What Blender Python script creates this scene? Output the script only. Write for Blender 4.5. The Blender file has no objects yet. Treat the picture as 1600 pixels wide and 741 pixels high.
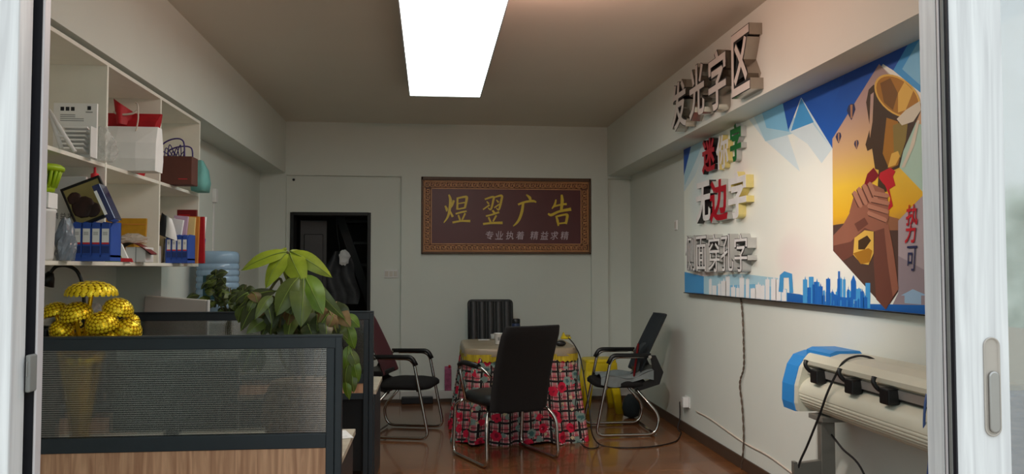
import bpy, bmesh, math, random
from mathutils import Vector, Matrix, Euler
import numpy as np

random.seed(7)
SC = bpy.context.scene
COL = SC.collection
PI = math.pi

# ------------------------------------------------------------------ camera
FPX, CAMH = 1250.0, 1.38
YAW, PITCH = math.radians(5.85), math.radians(2.27)
cam_d = bpy.data.cameras.new('camera')
cam = bpy.data.objects.new('camera', cam_d)
COL.objects.link(cam)
cam.location = (0, 0, CAMH)
cam.rotation_euler = (PI / 2 + PITCH, 0, -YAW)
cam_d.sensor_width = 36.0
cam_d.lens = FPX / 1600.0 * 36.0
cam_d.clip_start = 0.05
SC.camera = cam

FW = Vector((math.sin(YAW) * math.cos(PITCH), math.cos(YAW) * math.cos(PITCH), math.sin(PITCH)))
RT = Vector((math.cos(YAW), -math.sin(YAW), 0))
UP = RT.cross(FW)


def at(px, py, X=None, Y=None, Z=None):
    """where the line of sight through a point of the photograph meets a wall, a depth or a height"""
    d = FW + RT * ((px - 800.0) / FPX) - UP * ((py - 370.5) / FPX)
    t = X / d.x if X is not None else (Y / d.y if Y is not None else (Z - CAMH) / d.z)
    return Vector((d.x * t, d.y * t, CAMH + d.z * t))


# ------------------------------------------------------------------ world, exposure
SC.view_settings.view_transform = 'Standard'
SC.view_settings.look = 'None'
SC.view_settings.exposure = 0.0
SC.view_settings.gamma = 1.0
SC.view_settings.use_curve_mapping = False
try:
    SC.cycles.use_denoising = True
    SC.cycles.max_bounces = 10
    SC.cycles.transparent_max_bounces = 16
    SC.cycles.caustics_reflective = False
    SC.cycles.caustics_refractive = False
    SC.cycles.sample_clamp_indirect = 4.0
except Exception:
    pass

LAMP_STRENGTH = 4.8
BULB_WATTS = 27.0
SPOT_WATTS = 150.0
SKY_STRENGTH = 1.75

wd = bpy.data.worlds.new('overcast_street')
SC.world = wd
wd.use_nodes = True
nt = wd.node_tree
nt.nodes.clear()
w_out = nt.nodes.new('ShaderNodeOutputWorld')
w_bg = nt.nodes.new('ShaderNodeBackground')
w_bg.inputs['Strength'].default_value = SKY_STRENGTH
w_tc = nt.nodes.new('ShaderNodeTexCoord')
w_sep = nt.nodes.new('ShaderNodeSeparateXYZ')
w_noise = nt.nodes.new('ShaderNodeTexNoise')
w_noise.inputs['Scale'].default_value = 11.0
w_noise.inputs['Detail'].default_value = 8.0
w_add = nt.nodes.new('ShaderNodeMath'); w_add.operation = 'MULTIPLY_ADD'
w_add.inputs[1].default_value = 0.8
w_ramp = nt.nodes.new('ShaderNodeValToRGB')
er = w_ramp.color_ramp.elements
er[0].position = 0.24; er[0].color = (0.07, 0.08, 0.075, 1)
er[1].position = 0.95; er[1].color = (0.95, 1.04, 1.12, 1)
for pos_, col_ in ((0.36, (0.26, 0.32, 0.29, 1)), (0.46, (0.56, 0.66, 0.63, 1)), (0.56, (0.84, 0.92, 0.96, 1))):
    e = er.new(pos_)
    e.color = col_
nt.links.new(w_tc.outputs['Generated'], w_sep.inputs[0])
nt.links.new(w_tc.outputs['Generated'], w_noise.inputs['Vector'])
nt.links.new(w_noise.outputs['Fac'], w_add.inputs[0])
nt.links.new(w_sep.outputs['Z'], w_add.inputs[2])
nt.links.new(w_add.outputs[0], w_ramp.inputs['Fac'])
nt.links.new(w_ramp.outputs['Color'], w_bg.inputs['Color'])
nt.links.new(w_bg.outputs[0], w_out.inputs['Surface'])


# ------------------------------------------------------------------ materials
def S(r, g, b):
    """sRGB 0-255 to linear"""
    f = lambda c: (c / 255.0 / 12.92) if c / 255.0 <= 0.04045 else ((c / 255.0 + 0.055) / 1.055) ** 2.4
    return (f(r), f(g), f(b), 1.0)


def mat(name, col, rough=0.6, metal=0.0, vary=0.08, scale=12.0, bump=0.0, bscale=60.0, stretch=(1, 1, 1), spec=0.5,
        coat=0.0, trans=0.0, alpha=1.0, ior=1.45, emit=None, estr=0.0):
    m = bpy.data.materials.new(name)
    m.use_nodes = True
    n, l = m.node_tree.nodes, m.node_tree.links
    p = n['Principled BSDF']
    p.inputs['Roughness'].default_value = rough
    p.inputs['Metallic'].default_value = metal
    p.inputs['Specular IOR Level'].default_value = spec
    p.inputs['Coat Weight'].default_value = coat
    p.inputs['Transmission Weight'].default_value = trans
    p.inputs['Alpha'].default_value = alpha
    p.inputs['IOR'].default_value = ior
    if emit:
        p.inputs['Emission Color'].default_value = emit
        p.inputs['Emission Strength'].default_value = estr
    tc = n.new('ShaderNodeTexCoord')
    mp = n.new('ShaderNodeMapping')
    mp.inputs['Scale'].default_value = stretch
    l.new(tc.outputs['Object'], mp.inputs[0])
    nz = n.new('ShaderNodeTexNoise')
    nz.inputs['Scale'].default_value = scale
    nz.inputs['Detail'].default_value = 5
    l.new(mp.outputs[0], nz.inputs['Vector'])
    rp = n.new('ShaderNodeValToRGB')
    c = Vector(col[:3])
    rp.color_ramp.elements[0].position = 0.3
    rp.color_ramp.elements[1].position = 0.7
    rp.color_ramp.elements[0].color = (*(c * (1 - vary)), 1)
    rp.color_ramp.elements[1].color = (*(c * (1 + vary)), 1)
    l.new(nz.outputs['Fac'], rp.inputs['Fac'])
    l.new(rp.outputs['Color'], p.inputs['Base Color'])
    if bump > 0:
        bn = n.new('ShaderNodeTexNoise')
        bn.inputs['Scale'].default_value = bscale
        l.new(mp.outputs[0], bn.inputs['Vector'])
        bp = n.new('ShaderNodeBump')
        bp.inputs['Strength'].default_value = bump
        bp.inputs['Distance'].default_value = 0.01
        l.new(bn.outputs['Fac'], bp.inputs['Height'])
        l.new(bp.outputs['Normal'], p.inputs['Normal'])
    return m


def nodes_of(m):
    return m.node_tree.nodes, m.node_tree.links, m.node_tree.nodes['Principled BSDF']


def wood(name, dark, light, axis, scale=6.0, rough=0.45, rings=9.0, coat=0.0):
    """long-grained wood; axis = direction of the grain"""
    m = mat(name, light, rough, coat=coat)
    n, l, p = nodes_of(m)
    tc = n.new('ShaderNodeTexCoord'); mp = n.new('ShaderNodeMapping')
    st = [rings, rings, rings]; st['XYZ'.index(axis)] = 0.6
    mp.inputs['Scale'].default_value = st
    nz = n.new('ShaderNodeTexNoise'); nz.inputs['Scale'].default_value = scale; nz.inputs['Detail'].default_value = 6
    nz.inputs['Distortion'].default_value = 1.2
    rp = n.new('ShaderNodeValToRGB')
    rp.color_ramp.elements[0].position = 0.32; rp.color_ramp.elements[0].color = dark
    rp.color_ramp.elements[1].position = 0.68; rp.color_ramp.elements[1].color = light
    l.new(tc.outputs['Object'], mp.inputs[0]); l.new(mp.outputs[0], nz.inputs['Vector'])
    l.new(nz.outputs['Fac'], rp.inputs['Fac']); l.new(rp.outputs['Color'], p.inputs['Base Color'])
    return m


M = {}
M['wall'] = mat('painted_plaster', S(217, 222, 214), 0.9, vary=0.015, scale=3, bump=0.05, bscale=120)
M['ceiling'] = mat('ceiling_paint', S(222, 215, 201), 0.92, vary=0.015, scale=2)
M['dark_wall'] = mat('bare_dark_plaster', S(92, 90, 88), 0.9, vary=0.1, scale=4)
M['white_lam'] = mat('white_laminate', S(238, 236, 224), 0.5, vary=0.02)
M['skirting'] = mat('brown_skirting', S(78, 60, 48), 0.5, vary=0.08)
M['white_skirt'] = mat('white_skirting', S(205, 203, 198), 0.6, vary=0.03)
M['floor'] = mat('laminate_floor', S(110, 76, 52), 0.22, coat=0.25)
n, l, p = nodes_of(M['floor'])
_tc = n.new('ShaderNodeTexCoord'); _mp = n.new('ShaderNodeMapping')
_mp.inputs['Rotation'].default_value = (0, 0, 0)
_br = n.new('ShaderNodeTexBrick')
_br.inputs['Scale'].default_value = 1.0
_br.inputs['Brick Width'].default_value = 1.2; _br.inputs['Row Height'].default_value = 0.16
_br.inputs['Mortar Size'].default_value = 0.002
_br.inputs['Color1'].default_value = S(122, 76, 44); _br.inputs['Color2'].default_value = S(144, 92, 54)
_br.inputs['Mortar'].default_value = S(48, 28, 18)
_nz = n.new('ShaderNodeTexNoise'); _nz.inputs['Scale'].default_value = 5; _nz.inputs['Detail'].default_value = 8; _nz.inputs['Distortion'].default_value = 1.0
_mp2 = n.new('ShaderNodeMapping'); _mp2.inputs['Scale'].default_value = (0.8, 9, 1)
_mx = n.new('ShaderNodeMix'); _mx.data_type = 'RGBA'; _mx.blend_type = 'MULTIPLY'; _mx.inputs['Factor'].default_value = 0.75
_rp = n.new('ShaderNodeValToRGB'); _rp.color_ramp.elements[0].color = (0.35, 0.33, 0.30, 1); _rp.color_ramp.elements[1].color = (1.25, 1.2, 1.15, 1)
_rp.color_ramp.elements[0].position = .3; _rp.color_ramp.elements[1].position = .72
l.new(_tc.outputs['Object'], _mp.inputs[0]); l.new(_mp.outputs[0], _br.inputs['Vector'])
l.new(_tc.outputs['Object'], _mp2.inputs[0]); l.new(_mp2.outputs[0], _nz.inputs['Vector'])
l.new(_nz.outputs['Fac'], _rp.inputs['Fac'])
l.new(_br.outputs['Color'], _mx.inputs[6]); l.new(_rp.outputs['Color'], _mx.inputs[7])
l.new(_mx.outputs[2], p.inputs['Base Color'])
M['paving'] = mat('street_paving', S(176, 166, 154), 0.9, vary=0.15, scale=8)
M['door_white'] = wood('white_woodgrain_door', S(196, 196, 196), S(222, 223, 222), 'Z', 3.0, 0.45, 14.0)
M['door_grey'] = mat('grey_white_aluminium', S(196, 190, 190), 0.4, vary=0.03)
M['gasket'] = mat('black_rubber_gasket', S(18, 18, 26), 0.6)
M['gasket_grey'] = mat('grey_brush_seal', S(120, 120, 116), 0.7)
M['pull'] = mat('brushed_nickel_pull', S(168, 166, 162), 0.35, 0.7, vary=0.05)
M['pull_dark'] = mat('recessed_pull_cup', S(176, 168, 158), 0.5, 0.2, vary=0.05)

M['black_metal'] = mat('black_powder_coat', S(22, 22, 22), 0.45)
M['slate'] = mat('slate_grey_aluminium', S(47, 55, 60), 0.38, 0.15, vary=0.05, bump=0.03, bscale=400)
M['chrome'] = mat('chrome_tube', S(190, 186, 180), 0.16, 1.0, vary=0.03)
M['black_fabric'] = mat('black_mesh_fabric', S(20, 18, 18), 0.9, vary=0.3, scale=300, bump=0.4, bscale=500)
M['black_leather'] = mat('black_leather', S(30, 32, 34), 0.38, vary=0.15, scale=40, bump=0.15, bscale=200)
M['black_plastic'] = mat('black_plastic', S(20, 20, 21), 0.42)
M['maroon_mesh'] = mat('maroon_mesh_fabric', S(78, 34, 40), 0.85, vary=0.2, scale=200, bump=0.3, bscale=400)
M['slate_mesh'] = mat('dark_blue_grey_mesh', S(34, 42, 48), 0.8, vary=0.2, scale=250, bump=0.3, bscale=400)
M['panel_wood'] = wood('brown_oak_laminate', S(176, 130, 98), S(222, 176, 138), 'Z', 4.0, 0.5, 10.0)
M['desk_top'] = wood('beige_desk_laminate', S(176, 166, 146), S(206, 198, 178), 'X', 4.0, 0.45, 6.0)
M['white_plastic'] = mat('white_plastic', S(226, 226, 224), 0.4, vary=0.02)
M['offwhite_plastic'] = mat('off_white_plastic', S(206, 200, 190), 0.45, vary=0.02)
M['paper'] = mat('white_paper', S(244, 245, 243), 0.8, vary=0.03)
M['paper_grey'] = mat('printed_grey_lines', S(150, 152, 150), 0.8, vary=0.05)
M['ink'] = mat('dark_ink', S(38, 40, 44), 0.7)
M['red_paper'] = mat('red_gift_paper', S(178, 22, 34), 0.5, vary=0.15, scale=20, bump=0.2, bscale=30)
M['brown_paper'] = mat('brown_card', S(98, 58, 48), 0.6, vary=0.08)
M['purple'] = mat('purple_cord', S(58, 42, 116), 0.5)
M['teal_bag'] = mat('teal_fabric', S(112, 178, 172), 0.7, vary=0.1)
M['lime'] = mat('lime_plastic', S(158, 190, 28), 0.4, vary=0.08)
M['file_blue'] = mat('blue_file_board', S(48, 84, 172), 0.45, vary=0.06)
M['file_navy'] = mat('navy_file_pocket', S(34, 58, 120), 0.5, vary=0.1)
M['red_print'] = mat('red_print', S(208, 48, 58), 0.6)
M['gold_paper'] = mat('gold_envelope', S(186, 136, 24), 0.45, vary=0.12, scale=30)
M['beige_paper'] = mat('beige_folder', S(204, 178, 134), 0.7, vary=0.06)
M['lilac_paper'] = mat('lilac_folder', S(196, 166, 190), 0.7)
M['yellow_paper'] = mat('pale_yellow_folder', S(226, 204, 138), 0.7)
M['orange_paper'] = mat('orange_folder', S(200, 128, 52), 0.6, vary=0.1)
M['leaflet_green'] = mat('leaflet_green', S(150, 176, 70), 0.5, vary=0.2, scale=30)
M['darkred_paper'] = mat('dark_red_booklet', S(120, 24, 28), 0.4, vary=0.15)
M['picture_dark'] = mat('dark_picture', S(52, 32, 28), 0.5, vary=0.5, scale=25)
M['khaki'] = mat('khaki_picture', S(150, 138, 84), 0.6, vary=0.15)
M['navy_gloss'] = mat('navy_gloss', S(24, 44, 98), 0.15, vary=0.1, coat=0.6)
M['grey_bag'] = mat('grey_plastic_film', S(120, 130, 140), 0.2, vary=0.25, scale=18, bump=0.6, bscale=40, alpha=0.8)
M['clear_film'] = mat('clear_crinkled_film', S(225, 226, 222), 0.12, vary=0.1, scale=20, bump=0.9, bscale=45, alpha=0.4)
M['gold'] = mat('gold_sequins', S(240, 190, 24), 0.25, 0.7, vary=0.2, scale=30)
M['gold_bright'] = mat('gold_sequin_faces', S(255, 222, 40), 0.34, 0.35, vary=0.15, scale=40)
M['water_blue'] = mat('blue_water_bottle', S(156, 186, 212), 0.12, vary=0.04, alpha=0.82, coat=0.4)
M['label_teal'] = mat('teal_bottle_label', S(32, 74, 84), 0.5, vary=0.1)
M['leaf_bright'] = mat('bright_leaf', S(142, 158, 38), 0.42, vary=0.22, scale=14)
M['leaf_olive'] = mat('olive_leaf', S(84, 98, 42), 0.42, vary=0.25, scale=12)
M['leaf_dark'] = mat('dark_leaf', S(58, 68, 36), 0.42, vary=0.25, scale=12)
M['leaf_brown'] = mat('withered_leaf', S(112, 88, 48), 0.6, vary=0.3, scale=14)
M['leaf_vine'] = mat('vine_leaf', S(96, 124, 34), 0.42, vary=0.2, scale=14)
M['leaf_vein'] = mat('leaf_midrib', S(120, 140, 56), 0.5)
M['stem'] = mat('green_brown_stem', S(88, 84, 44), 0.7, vary=0.15)
M['wicker'] = mat('wicker_basket', S(122, 92, 54), 0.7, vary=0.4, scale=40, bump=0.5, bscale=60)
M['soil'] = mat('potting_soil', S(40, 30, 22), 0.95, vary=0.3, scale=60)
M['satin'] = mat('brown_satin', S(148, 132, 108), 0.3, vary=0.08, scale=6, bump=0.08, bscale=9)
M['fringe'] = mat('yellow_fringe', S(188, 164, 40), 0.8, vary=0.35, scale=60, stretch=(1, 1, .1))
M['stool_yellow'] = mat('yellow_plastic', S(222, 196, 26), 0.38, vary=0.04)
M['dark_wood'] = mat('dark_table_wood', S(70, 48, 34), 0.5)
M['thermos'] = mat('blue_black_thermos', S(34, 48, 78), 0.35)
M['pink_carton'] = mat('pink_purple_carton', S(156, 78, 112), 0.5, vary=0.35, scale=25)
M['cloth_grey'] = mat('grey_cloth', S(120, 128, 128), 0.9, vary=0.15, scale=14, bump=0.2, bscale=200)
M['cloth_dark'] = mat('dark_cloth', S(44, 50, 52), 0.9, vary=0.2)
M['cord_black'] = mat('black_cord', S(20, 18, 18), 0.5)
M['cord_brown'] = mat('brown_twisted_cord', S(92, 76, 62), 0.6, vary=0.3, scale=90)
M['cord_white'] = mat('white_cord', S(214, 202, 188), 0.6)
M['cord_blue'] = mat('blue_cable', S(62, 88, 140), 0.5)
M['plot_cream'] = mat('cream_machine_enamel', S(204, 204, 186), 0.38, vary=0.02)
M['plot_blue'] = mat('blue_end_cap', S(44, 132, 204), 0.42, vary=0.04)
M['plot_grey'] = mat('grey_steel_stand', S(128, 126, 118), 0.45, 0.3, vary=0.05)
M['plot_dark'] = mat('dark_slot', S(70, 68, 64), 0.6)
M['alu'] = mat('aluminium_rail', S(196, 194, 188), 0.3, 0.6, vary=0.04)
M['lampframe'] = mat('lamp_aluminium_edge', S(190, 190, 190), 0.4, 0.3)
M['diffuser'] = mat('lit_diffuser', (1, 1, 1, 1), 0.5, emit=(0.86, 1.0, 0.98, 1), estr=LAMP_STRENGTH)
M['bulb'] = mat('added_lamp_glow', (1, 0.8, 0.6, 1), 0.5, emit=(1.0, 0.62, 0.38, 1), estr=6)  # glow of the added bulb and spot
# sign
M['sign_frame'] = mat('carved_brown_frame', S(92, 66, 46), 0.5, vary=0.15, scale=20)
M['sign_border'] = mat('copper_brown_border', S(106, 62, 38), 0.5, vary=0.08)
M['sign_line'] = mat('gold_fret', S(214, 152, 98), 0.45, vary=0.08)
M['sign_field'] = mat('maroon_field', S(92, 44, 46), 0.4, vary=0.06, scale=4)
M['sign_gold'] = mat('gold_lettering', S(228, 196, 60), 0.4, vary=0.06)
M['sign_white'] = mat('pale_lettering', S(205, 188, 196), 0.5)
# letters
M['steel_face'] = mat('pale_steel_face', S(214, 208, 202), 0.4, 0.0, vary=0.04)
M['steel_side'] = mat('mirror_steel_side', S(170, 162, 152), 0.14, 0.95, vary=0.06)
M['black_edge'] = mat('black_outline', S(34, 32, 32), 0.5)
M['red_face'] = mat('red_acrylic', S(176, 14, 40), 0.3)
M['white_face'] = mat('white_acrylic', S(236, 234, 232), 0.35)
M['green_face'] = mat('green_acrylic', S(10, 112, 50), 0.3)
M['yellow_side'] = mat('pale_yellow_side', S(214, 200, 128), 0.4)
M['grey_side'] = mat('light_grey_side', S(176, 178, 174), 0.4)
M['dark_side'] = mat('black_side', S(26, 20, 22), 0.35)


def ribbed_glass(name, freq):
    m = bpy.data.materials.new(name); m.use_nodes = True
    n, l = m.node_tree.nodes, m.node_tree.links
    n.clear()
    out = n.new('ShaderNodeOutputMaterial')
    tc = n.new('ShaderNodeTexCoord'); sp = n.new('ShaderNodeSeparateXYZ')
    l.new(tc.outputs['Object'], sp.inputs[0])
    mu = n.new('ShaderNodeMath'); mu.operation = 'MULTIPLY'; mu.inputs[1].default_value = freq
    si = n.new('ShaderNodeMath'); si.operation = 'SINE'
    l.new(sp.outputs['Z'], mu.inputs[0]); l.new(mu.outputs[0], si.inputs[0])
    rp = n.new('ShaderNodeValToRGB')
    rp.color_ramp.elements[0].position = 0.25; rp.color_ramp.elements[0].color = (0.55, 0.57, 0.57, 1)
    rp.color_ramp.elements[1].position = 0.75; rp.color_ramp.elements[1].color = (0.93, 0.95, 0.94, 1)
    mr = n.new('ShaderNodeMapRange'); mr.inputs[1].default_value = -1; mr.inputs[2].default_value = 1
    l.new(si.outputs[0], mr.inputs[0]); l.new(mr.outputs[0], rp.inputs['Fac'])
    tr = n.new('ShaderNodeBsdfTransparent'); l.new(rp.outputs['Color'], tr.inputs[0])
    rf = n.new('ShaderNodeBsdfRefraction'); rf.inputs['Roughness'].default_value = 0.12; rf.inputs['IOR'].default_value = 1.12
    l.new(rp.outputs['Color'], rf.inputs['Color'])
    gl = n.new('ShaderNodeBsdfGlossy'); gl.inputs['Roughness'].default_value = 0.2
    gl.inputs['Color'].default_value = (0.9, 0.9, 0.9, 1)
    m1 = n.new('ShaderNodeMixShader'); m1.inputs[0].default_value = 0.25
    l.new(tr.outputs[0], m1.inputs[1]); l.new(rf.outputs[0], m1.inputs[2])
    m2 = n.new('ShaderNodeMixShader')
    mr2 = n.new('ShaderNodeMapRange'); mr2.inputs[1].default_value = -1; mr2.inputs[2].default_value = 1
    mr2.inputs[3].default_value = 0.02; mr2.inputs[4].default_value = 0.26
    l.new(si.outputs[0], mr2.inputs[0]); l.new(mr2.outputs[0], m2.inputs[0])
    l.new(m1.outputs[0], m2.inputs[1]); l.new(gl.outputs[0], m2.inputs[2])
    l.new(m2.outputs[0], out.inputs['Surface'])
    return m


def clear_glass(name, refl, tint):
    m = bpy.data.materials.new(name); m.use_nodes = True
    n, l = m.node_tree.nodes, m.node_tree.links
    n.clear()
    out = n.new('ShaderNodeOutputMaterial')
    tr = n.new('ShaderNodeBsdfTransparent'); tr.inputs[0].default_value = tint
    gl = n.new('ShaderNodeBsdfGlossy'); gl.inputs['Roughness'].default_value = 0.02
    nz = n.new('ShaderNodeTexNoise'); nz.inputs['Scale'].default_value = 2.0
    bp = n.new('ShaderNodeBump'); bp.inputs['Strength'].default_value = 0.02
    l.new(nz.outputs['Fac'], bp.inputs['Height']); l.new(bp.outputs[0], gl.inputs['Normal'])
    mx = n.new('ShaderNodeMixShader'); mx.inputs[0].default_value = refl
    l.new(tr.outputs[0], mx.inputs[1]); l.new(gl.outputs[0], mx.inputs[2])
    l.new(mx.outputs[0], out.inputs['Surface'])
    return m


M['ribbed'] = ribbed_glass('ribbed_glass', 2 * PI / 0.0085)
M['pane'] = clear_glass('tinted_shop_glass', 0.36, (0.78, 0.83, 0.81, 1))


# ------------------------------------------------------------------ mesh building
class MB:
    def __init__(self):
        self.bm = bmesh.new()
        self.mats = []

    def mi(self, m):
        m = M[m] if isinstance(m, str) else m
        if m not in self.mats:
            self.mats.append(m)
        return self.mats.index(m)

    def _set(self, faces, m, smooth=False):
        i = self.mi(m)
        for f in faces:
            f.material_index = i
            f.smooth = smooth

    def box(self, lo, hi, m, bevel=0.0, rot=None, pivot=None, seg=2):
        lo, hi = Vector(lo), Vector(hi)
        b = bmesh.new()
        bmesh.ops.create_cube(b, size=1.0)
        c, s = (lo + hi) / 2, hi - lo
        for v in b.verts:
            v.co = Vector((v.co.x * s.x, v.co.y * s.y, v.co.z * s.z))
        if bevel > 0:
            bevel = min(bevel, min(abs(s.x), abs(s.y), abs(s.z)) * 0.45)
            bmesh.ops.bevel(b, geom=b.edges[:], offset=bevel, segments=seg, affect='EDGES', profile=0.5)
        pv = Vector(pivot) if pivot is not None else c
        for v in b.verts:
            p = v.co + c
            if rot is not None:
                p = Euler(rot).to_matrix() @ (p - pv) + pv
            v.co = p
        self.merge(b, m, False)
        return self

    def merge(self, b, m, smooth=True):
        off = {}
        for v in b.verts:
            off[v] = self.bm.verts.new(v.co)
        fs = []
        for f in b.faces:
            try:
                fs.append(self.bm.faces.new([off[v] for v in f.verts]))
            except ValueError:
                pass
        self._set(fs, m, smooth)
        b.free()

    def ring_loft(self, rings, m, closed=True, cap=True, smooth=True):
        vs = [[self.bm.verts.new(p) for p in r] for r in rings]
        fs = []
        n_ = len(rings[0])
        for a, b in zip(vs, vs[1:]):
            for i in range(n_ if closed else n_ - 1):
                j = (i + 1) % n_
                fs.append(self.bm.faces.new((a[i], a[j], b[j], b[i])))
        self._set(fs, m, smooth)
        if cap and closed:
            c = [self.bm.faces.new(vs[0][::-1]), self.bm.faces.new(vs[-1])]
            self._set(c, m, False)
        return self

    def tube(self, pts, r, m, n_=8, cap=True, closed_path=False):
        pts = [Vector(p) for p in pts]
        rad = r if isinstance(r, (list, tuple)) else [r] * len(pts)
        rings = []
        t0 = None
        side = None
        for i, p in enumerate(pts):
            a = pts[max(i - 1, 0)]; b = pts[min(i + 1, len(pts) - 1)]
            t = (b - a).normalized()
            if side is None:
                ref = Vector((0, 0, 1)) if abs(t.z) < 0.9 else Vector((1, 0, 0))
                side = t.cross(ref).normalized()
            else:
                side = (side - t * side.dot(t))
                side = side.normalized() if side.length > 1e-6 else t.orthogonal().normalized()
            up_ = t.cross(side).normalized()
            rings.append([p + (side * math.cos(2 * PI * k / n_) + up_ * math.sin(2 * PI * k / n_)) * rad[i] for k in range(n_)])
        return self.ring_loft(rings, m, True, cap)

    def lathe(self, prof, m, c=(0, 0, 0), n_=24, smooth=True, sx=1.0, sy=1.0):
        c = Vector(c)
        rings = [[c + Vector((max(r, 1e-4) * sx * math.cos(2 * PI * k / n_), max(r, 1e-4) * sy * math.sin(2 * PI * k / n_), z)) for k in range(n_)] for r, z in prof]
        return self.ring_loft(rings, m, True, True, smooth)

    def poly(self, pts, m, smooth=False):
        vs = [self.bm.verts.new(p) for p in pts]
        f = self.bm.faces.new(vs)
        self._set([f], m, smooth)
        return self

    def prism(self, pts, vec, m, side_m=None):
        """polygon swept along vec"""
        vec = Vector(vec)
        a = [self.bm.verts.new(p) for p in pts]
        b = [self.bm.verts.new(Vector(p) + vec) for p in pts]
        fs = [self.bm.faces.new(a[::-1]), self.bm.faces.new(b)]
        n_ = len(a)
        sd = [self.bm.faces.new((a[i], a[(i + 1) % n_], b[(i + 1) % n_], b[i])) for i in range(n_)]
        self._set(fs, m); self._set(sd, side_m or m)
        return self

    def grid(self, fn, nu, nv, m, smooth=True, uv=False):
        vs = [[self.bm.verts.new(fn(i / nu, j / nv)) for j in range(nv + 1)] for i in range(nu + 1)]
        fs = []
        for i in range(nu):
            for j in range(nv):
                try:
                    f = self.bm.faces.new((vs[i][j], vs[i + 1][j], vs[i + 1][j + 1], vs[i][j + 1]))
                except ValueError:
                    continue
                fs.append(f)
                if uv:
                    ly = self.bm.loops.layers.uv.verify()
                    for lp, (a, b) in zip(f.loops, ((i, j), (i + 1, j), (i + 1, j + 1), (i, j + 1))):
                        lp[ly].uv = (a / nu, b / nv)
        self._set(fs, m, smooth)
        return self

    def sphere(self, c, r, m, sub=2, sc=(1, 1, 1)):
        b = bmesh.new()
        bmesh.ops.create_icosphere(b, subdivisions=sub, radius=r)
        for v in b.verts:
            v.co = Vector((v.co.x * sc[0], v.co.y * sc[1], v.co.z * sc[2])) + Vector(c)
        self.merge(b, m)
        return self

    def build(self, name, parent=None, loc=None, rot=None, fix=True):
        if fix:
            bmesh.ops.recalc_face_normals(self.bm, faces=self.bm.faces[:])
        me = bpy.data.meshes.new(name)
        self.bm.to_mesh(me)
        self.bm.free()
        for m in self.mats:
            me.materials.append(m)
        o = bpy.data.objects.new(name, me)
        COL.objects.link(o)
        if parent:
            o.parent = parent
        if loc is not None:
            o.location = loc
        if rot is not None:
            o.rotation_euler = rot
        return o


def thing(name, label, cat, loc=(0, 0, 0), rz=0.0, group=None, rot=None):
    o = bpy.data.objects.new(name, None)
    COL.objects.link(o)
    o.empty_display_size = 0.05
    o.location = loc
    o.rotation_euler = rot if rot else (0, 0, rz)
    return tag(o, label, cat, group)


def tag(o, label, cat, group=None):
    o['label'] = label
    o['category'] = cat
    if group:
        o['group'] = group
    return o


def struct(o, label=None):
    o['kind'] = 'structure'
    return o


def arc(c, r, a0, a1, n_, u, v):
    c, u, v = Vector(c), Vector(u), Vector(v)
    return [c + u * (r * math.cos(a0 + (a1 - a0) * i / n_)) + v * (r * math.sin(a0 + (a1 - a0) * i / n_)) for i in range(n_ + 1)]


def fillet(pts, r, n_=5):
    """polyline with rounded corners"""
    pts = [Vector(p) for p in pts]
    out = [pts[0]]
    for a, b, c in zip(pts, pts[1:], pts[2:]):
        d0, d1 = (a - b), (c - b)
        rr = min(r, d0.length * .48, d1.length * .48)
        p0, p1 = b + d0.normalized() * rr, b + d1.normalized() * rr
        for i in range(n_ + 1):
            t = i / n_
            out.append(p0 * (1 - t) ** 2 + b * 2 * t * (1 - t) + p1 * t * t)
    out.append(pts[-1])
    return out


def smooth_path(pts, n_=8):
    pts = [Vector(p) for p in pts]
    P = [pts[0]] + pts + [pts[-1]]
    out = []
    for i in range(1, len(P) - 2):
        a, b, c, d = P[i - 1], P[i], P[i + 1], P[i + 2]
        for k in range(n_):
            t = k / n_
            out.append(0.5 * ((2 * b) + (c - a) * t + (2 * a - 5 * b + 4 * c - d) * t * t + (3 * b - a - 3 * c + d) * t ** 3))
    out.append(pts[-1])
    return out


def glyph(ch, w, h, depth, weight=0.0, fit=True):
    """bmesh-ready lists (verts, faces) of a character in the XY plane, centred, w x h, from z=0 to z=depth"""
    cu = bpy.data.curves.new('glyph', 'FONT')
    cu.body = ch
    cu.size = 1.0
    cu.extrude = 0.0 if depth == 0 else 0.5
    cu.offset = weight
    cu.resolution_u = 3
    cu.fill_mode = 'BOTH'
    o = bpy.data.objects.new('glyph', cu)
    COL.objects.link(o)
    dg = bpy.context.evaluated_depsgraph_get()
    me = bpy.data.meshes.new_from_object(o.evaluated_get(dg))
    vs = [v.co.copy() for v in me.vertices]
    fs = [tuple(f.vertices) for f in me.polygons]
    ns = [f.normal.copy() for f in me.polygons]
    bpy.data.objects.remove(o)
    bpy.data.curves.remove(cu)
    bpy.data.meshes.remove(me)
    if not vs:
        return [], [], []
    x0, x1 = min(v.x for v in vs), max(v.x for v in vs)
    y0, y1 = min(v.y for v in vs), max(v.y for v in vs)
    kx = w / (x1 - x0); ky = h / (y1 - y0)
    if not fit:
        kx = ky = min(kx, ky)
    out = [Vector(((v.x - (x0 + x1) / 2) * kx, (v.y - (y0 + y1) / 2) * ky, (v.z + 0.5) * depth if depth else 0)) for v in vs]
    return out, fs, ns


def add_glyph(mb, ch, w, h, depth, frame, face_m, side_m=None, weight=0.0, fit=True):
    """frame = (origin, u, v, n)"""
    vs, fs, ns = glyph(ch, w, h, depth, weight, fit)
    o, u, v, n_ = [Vector(a) for a in frame]
    bv = [mb.bm.verts.new(o + u * p.x + v * p.y + n_ * p.z) for p in vs]
    i1 = mb.mi(face_m); i2 = mb.mi(side_m or face_m)
    for f, nn in zip(fs, ns):
        try:
            q = mb.bm.faces.new([bv[k] for k in f])
            q.material_index = i1 if nn.z > 0.5 else i2
        except ValueError:
            pass


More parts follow.
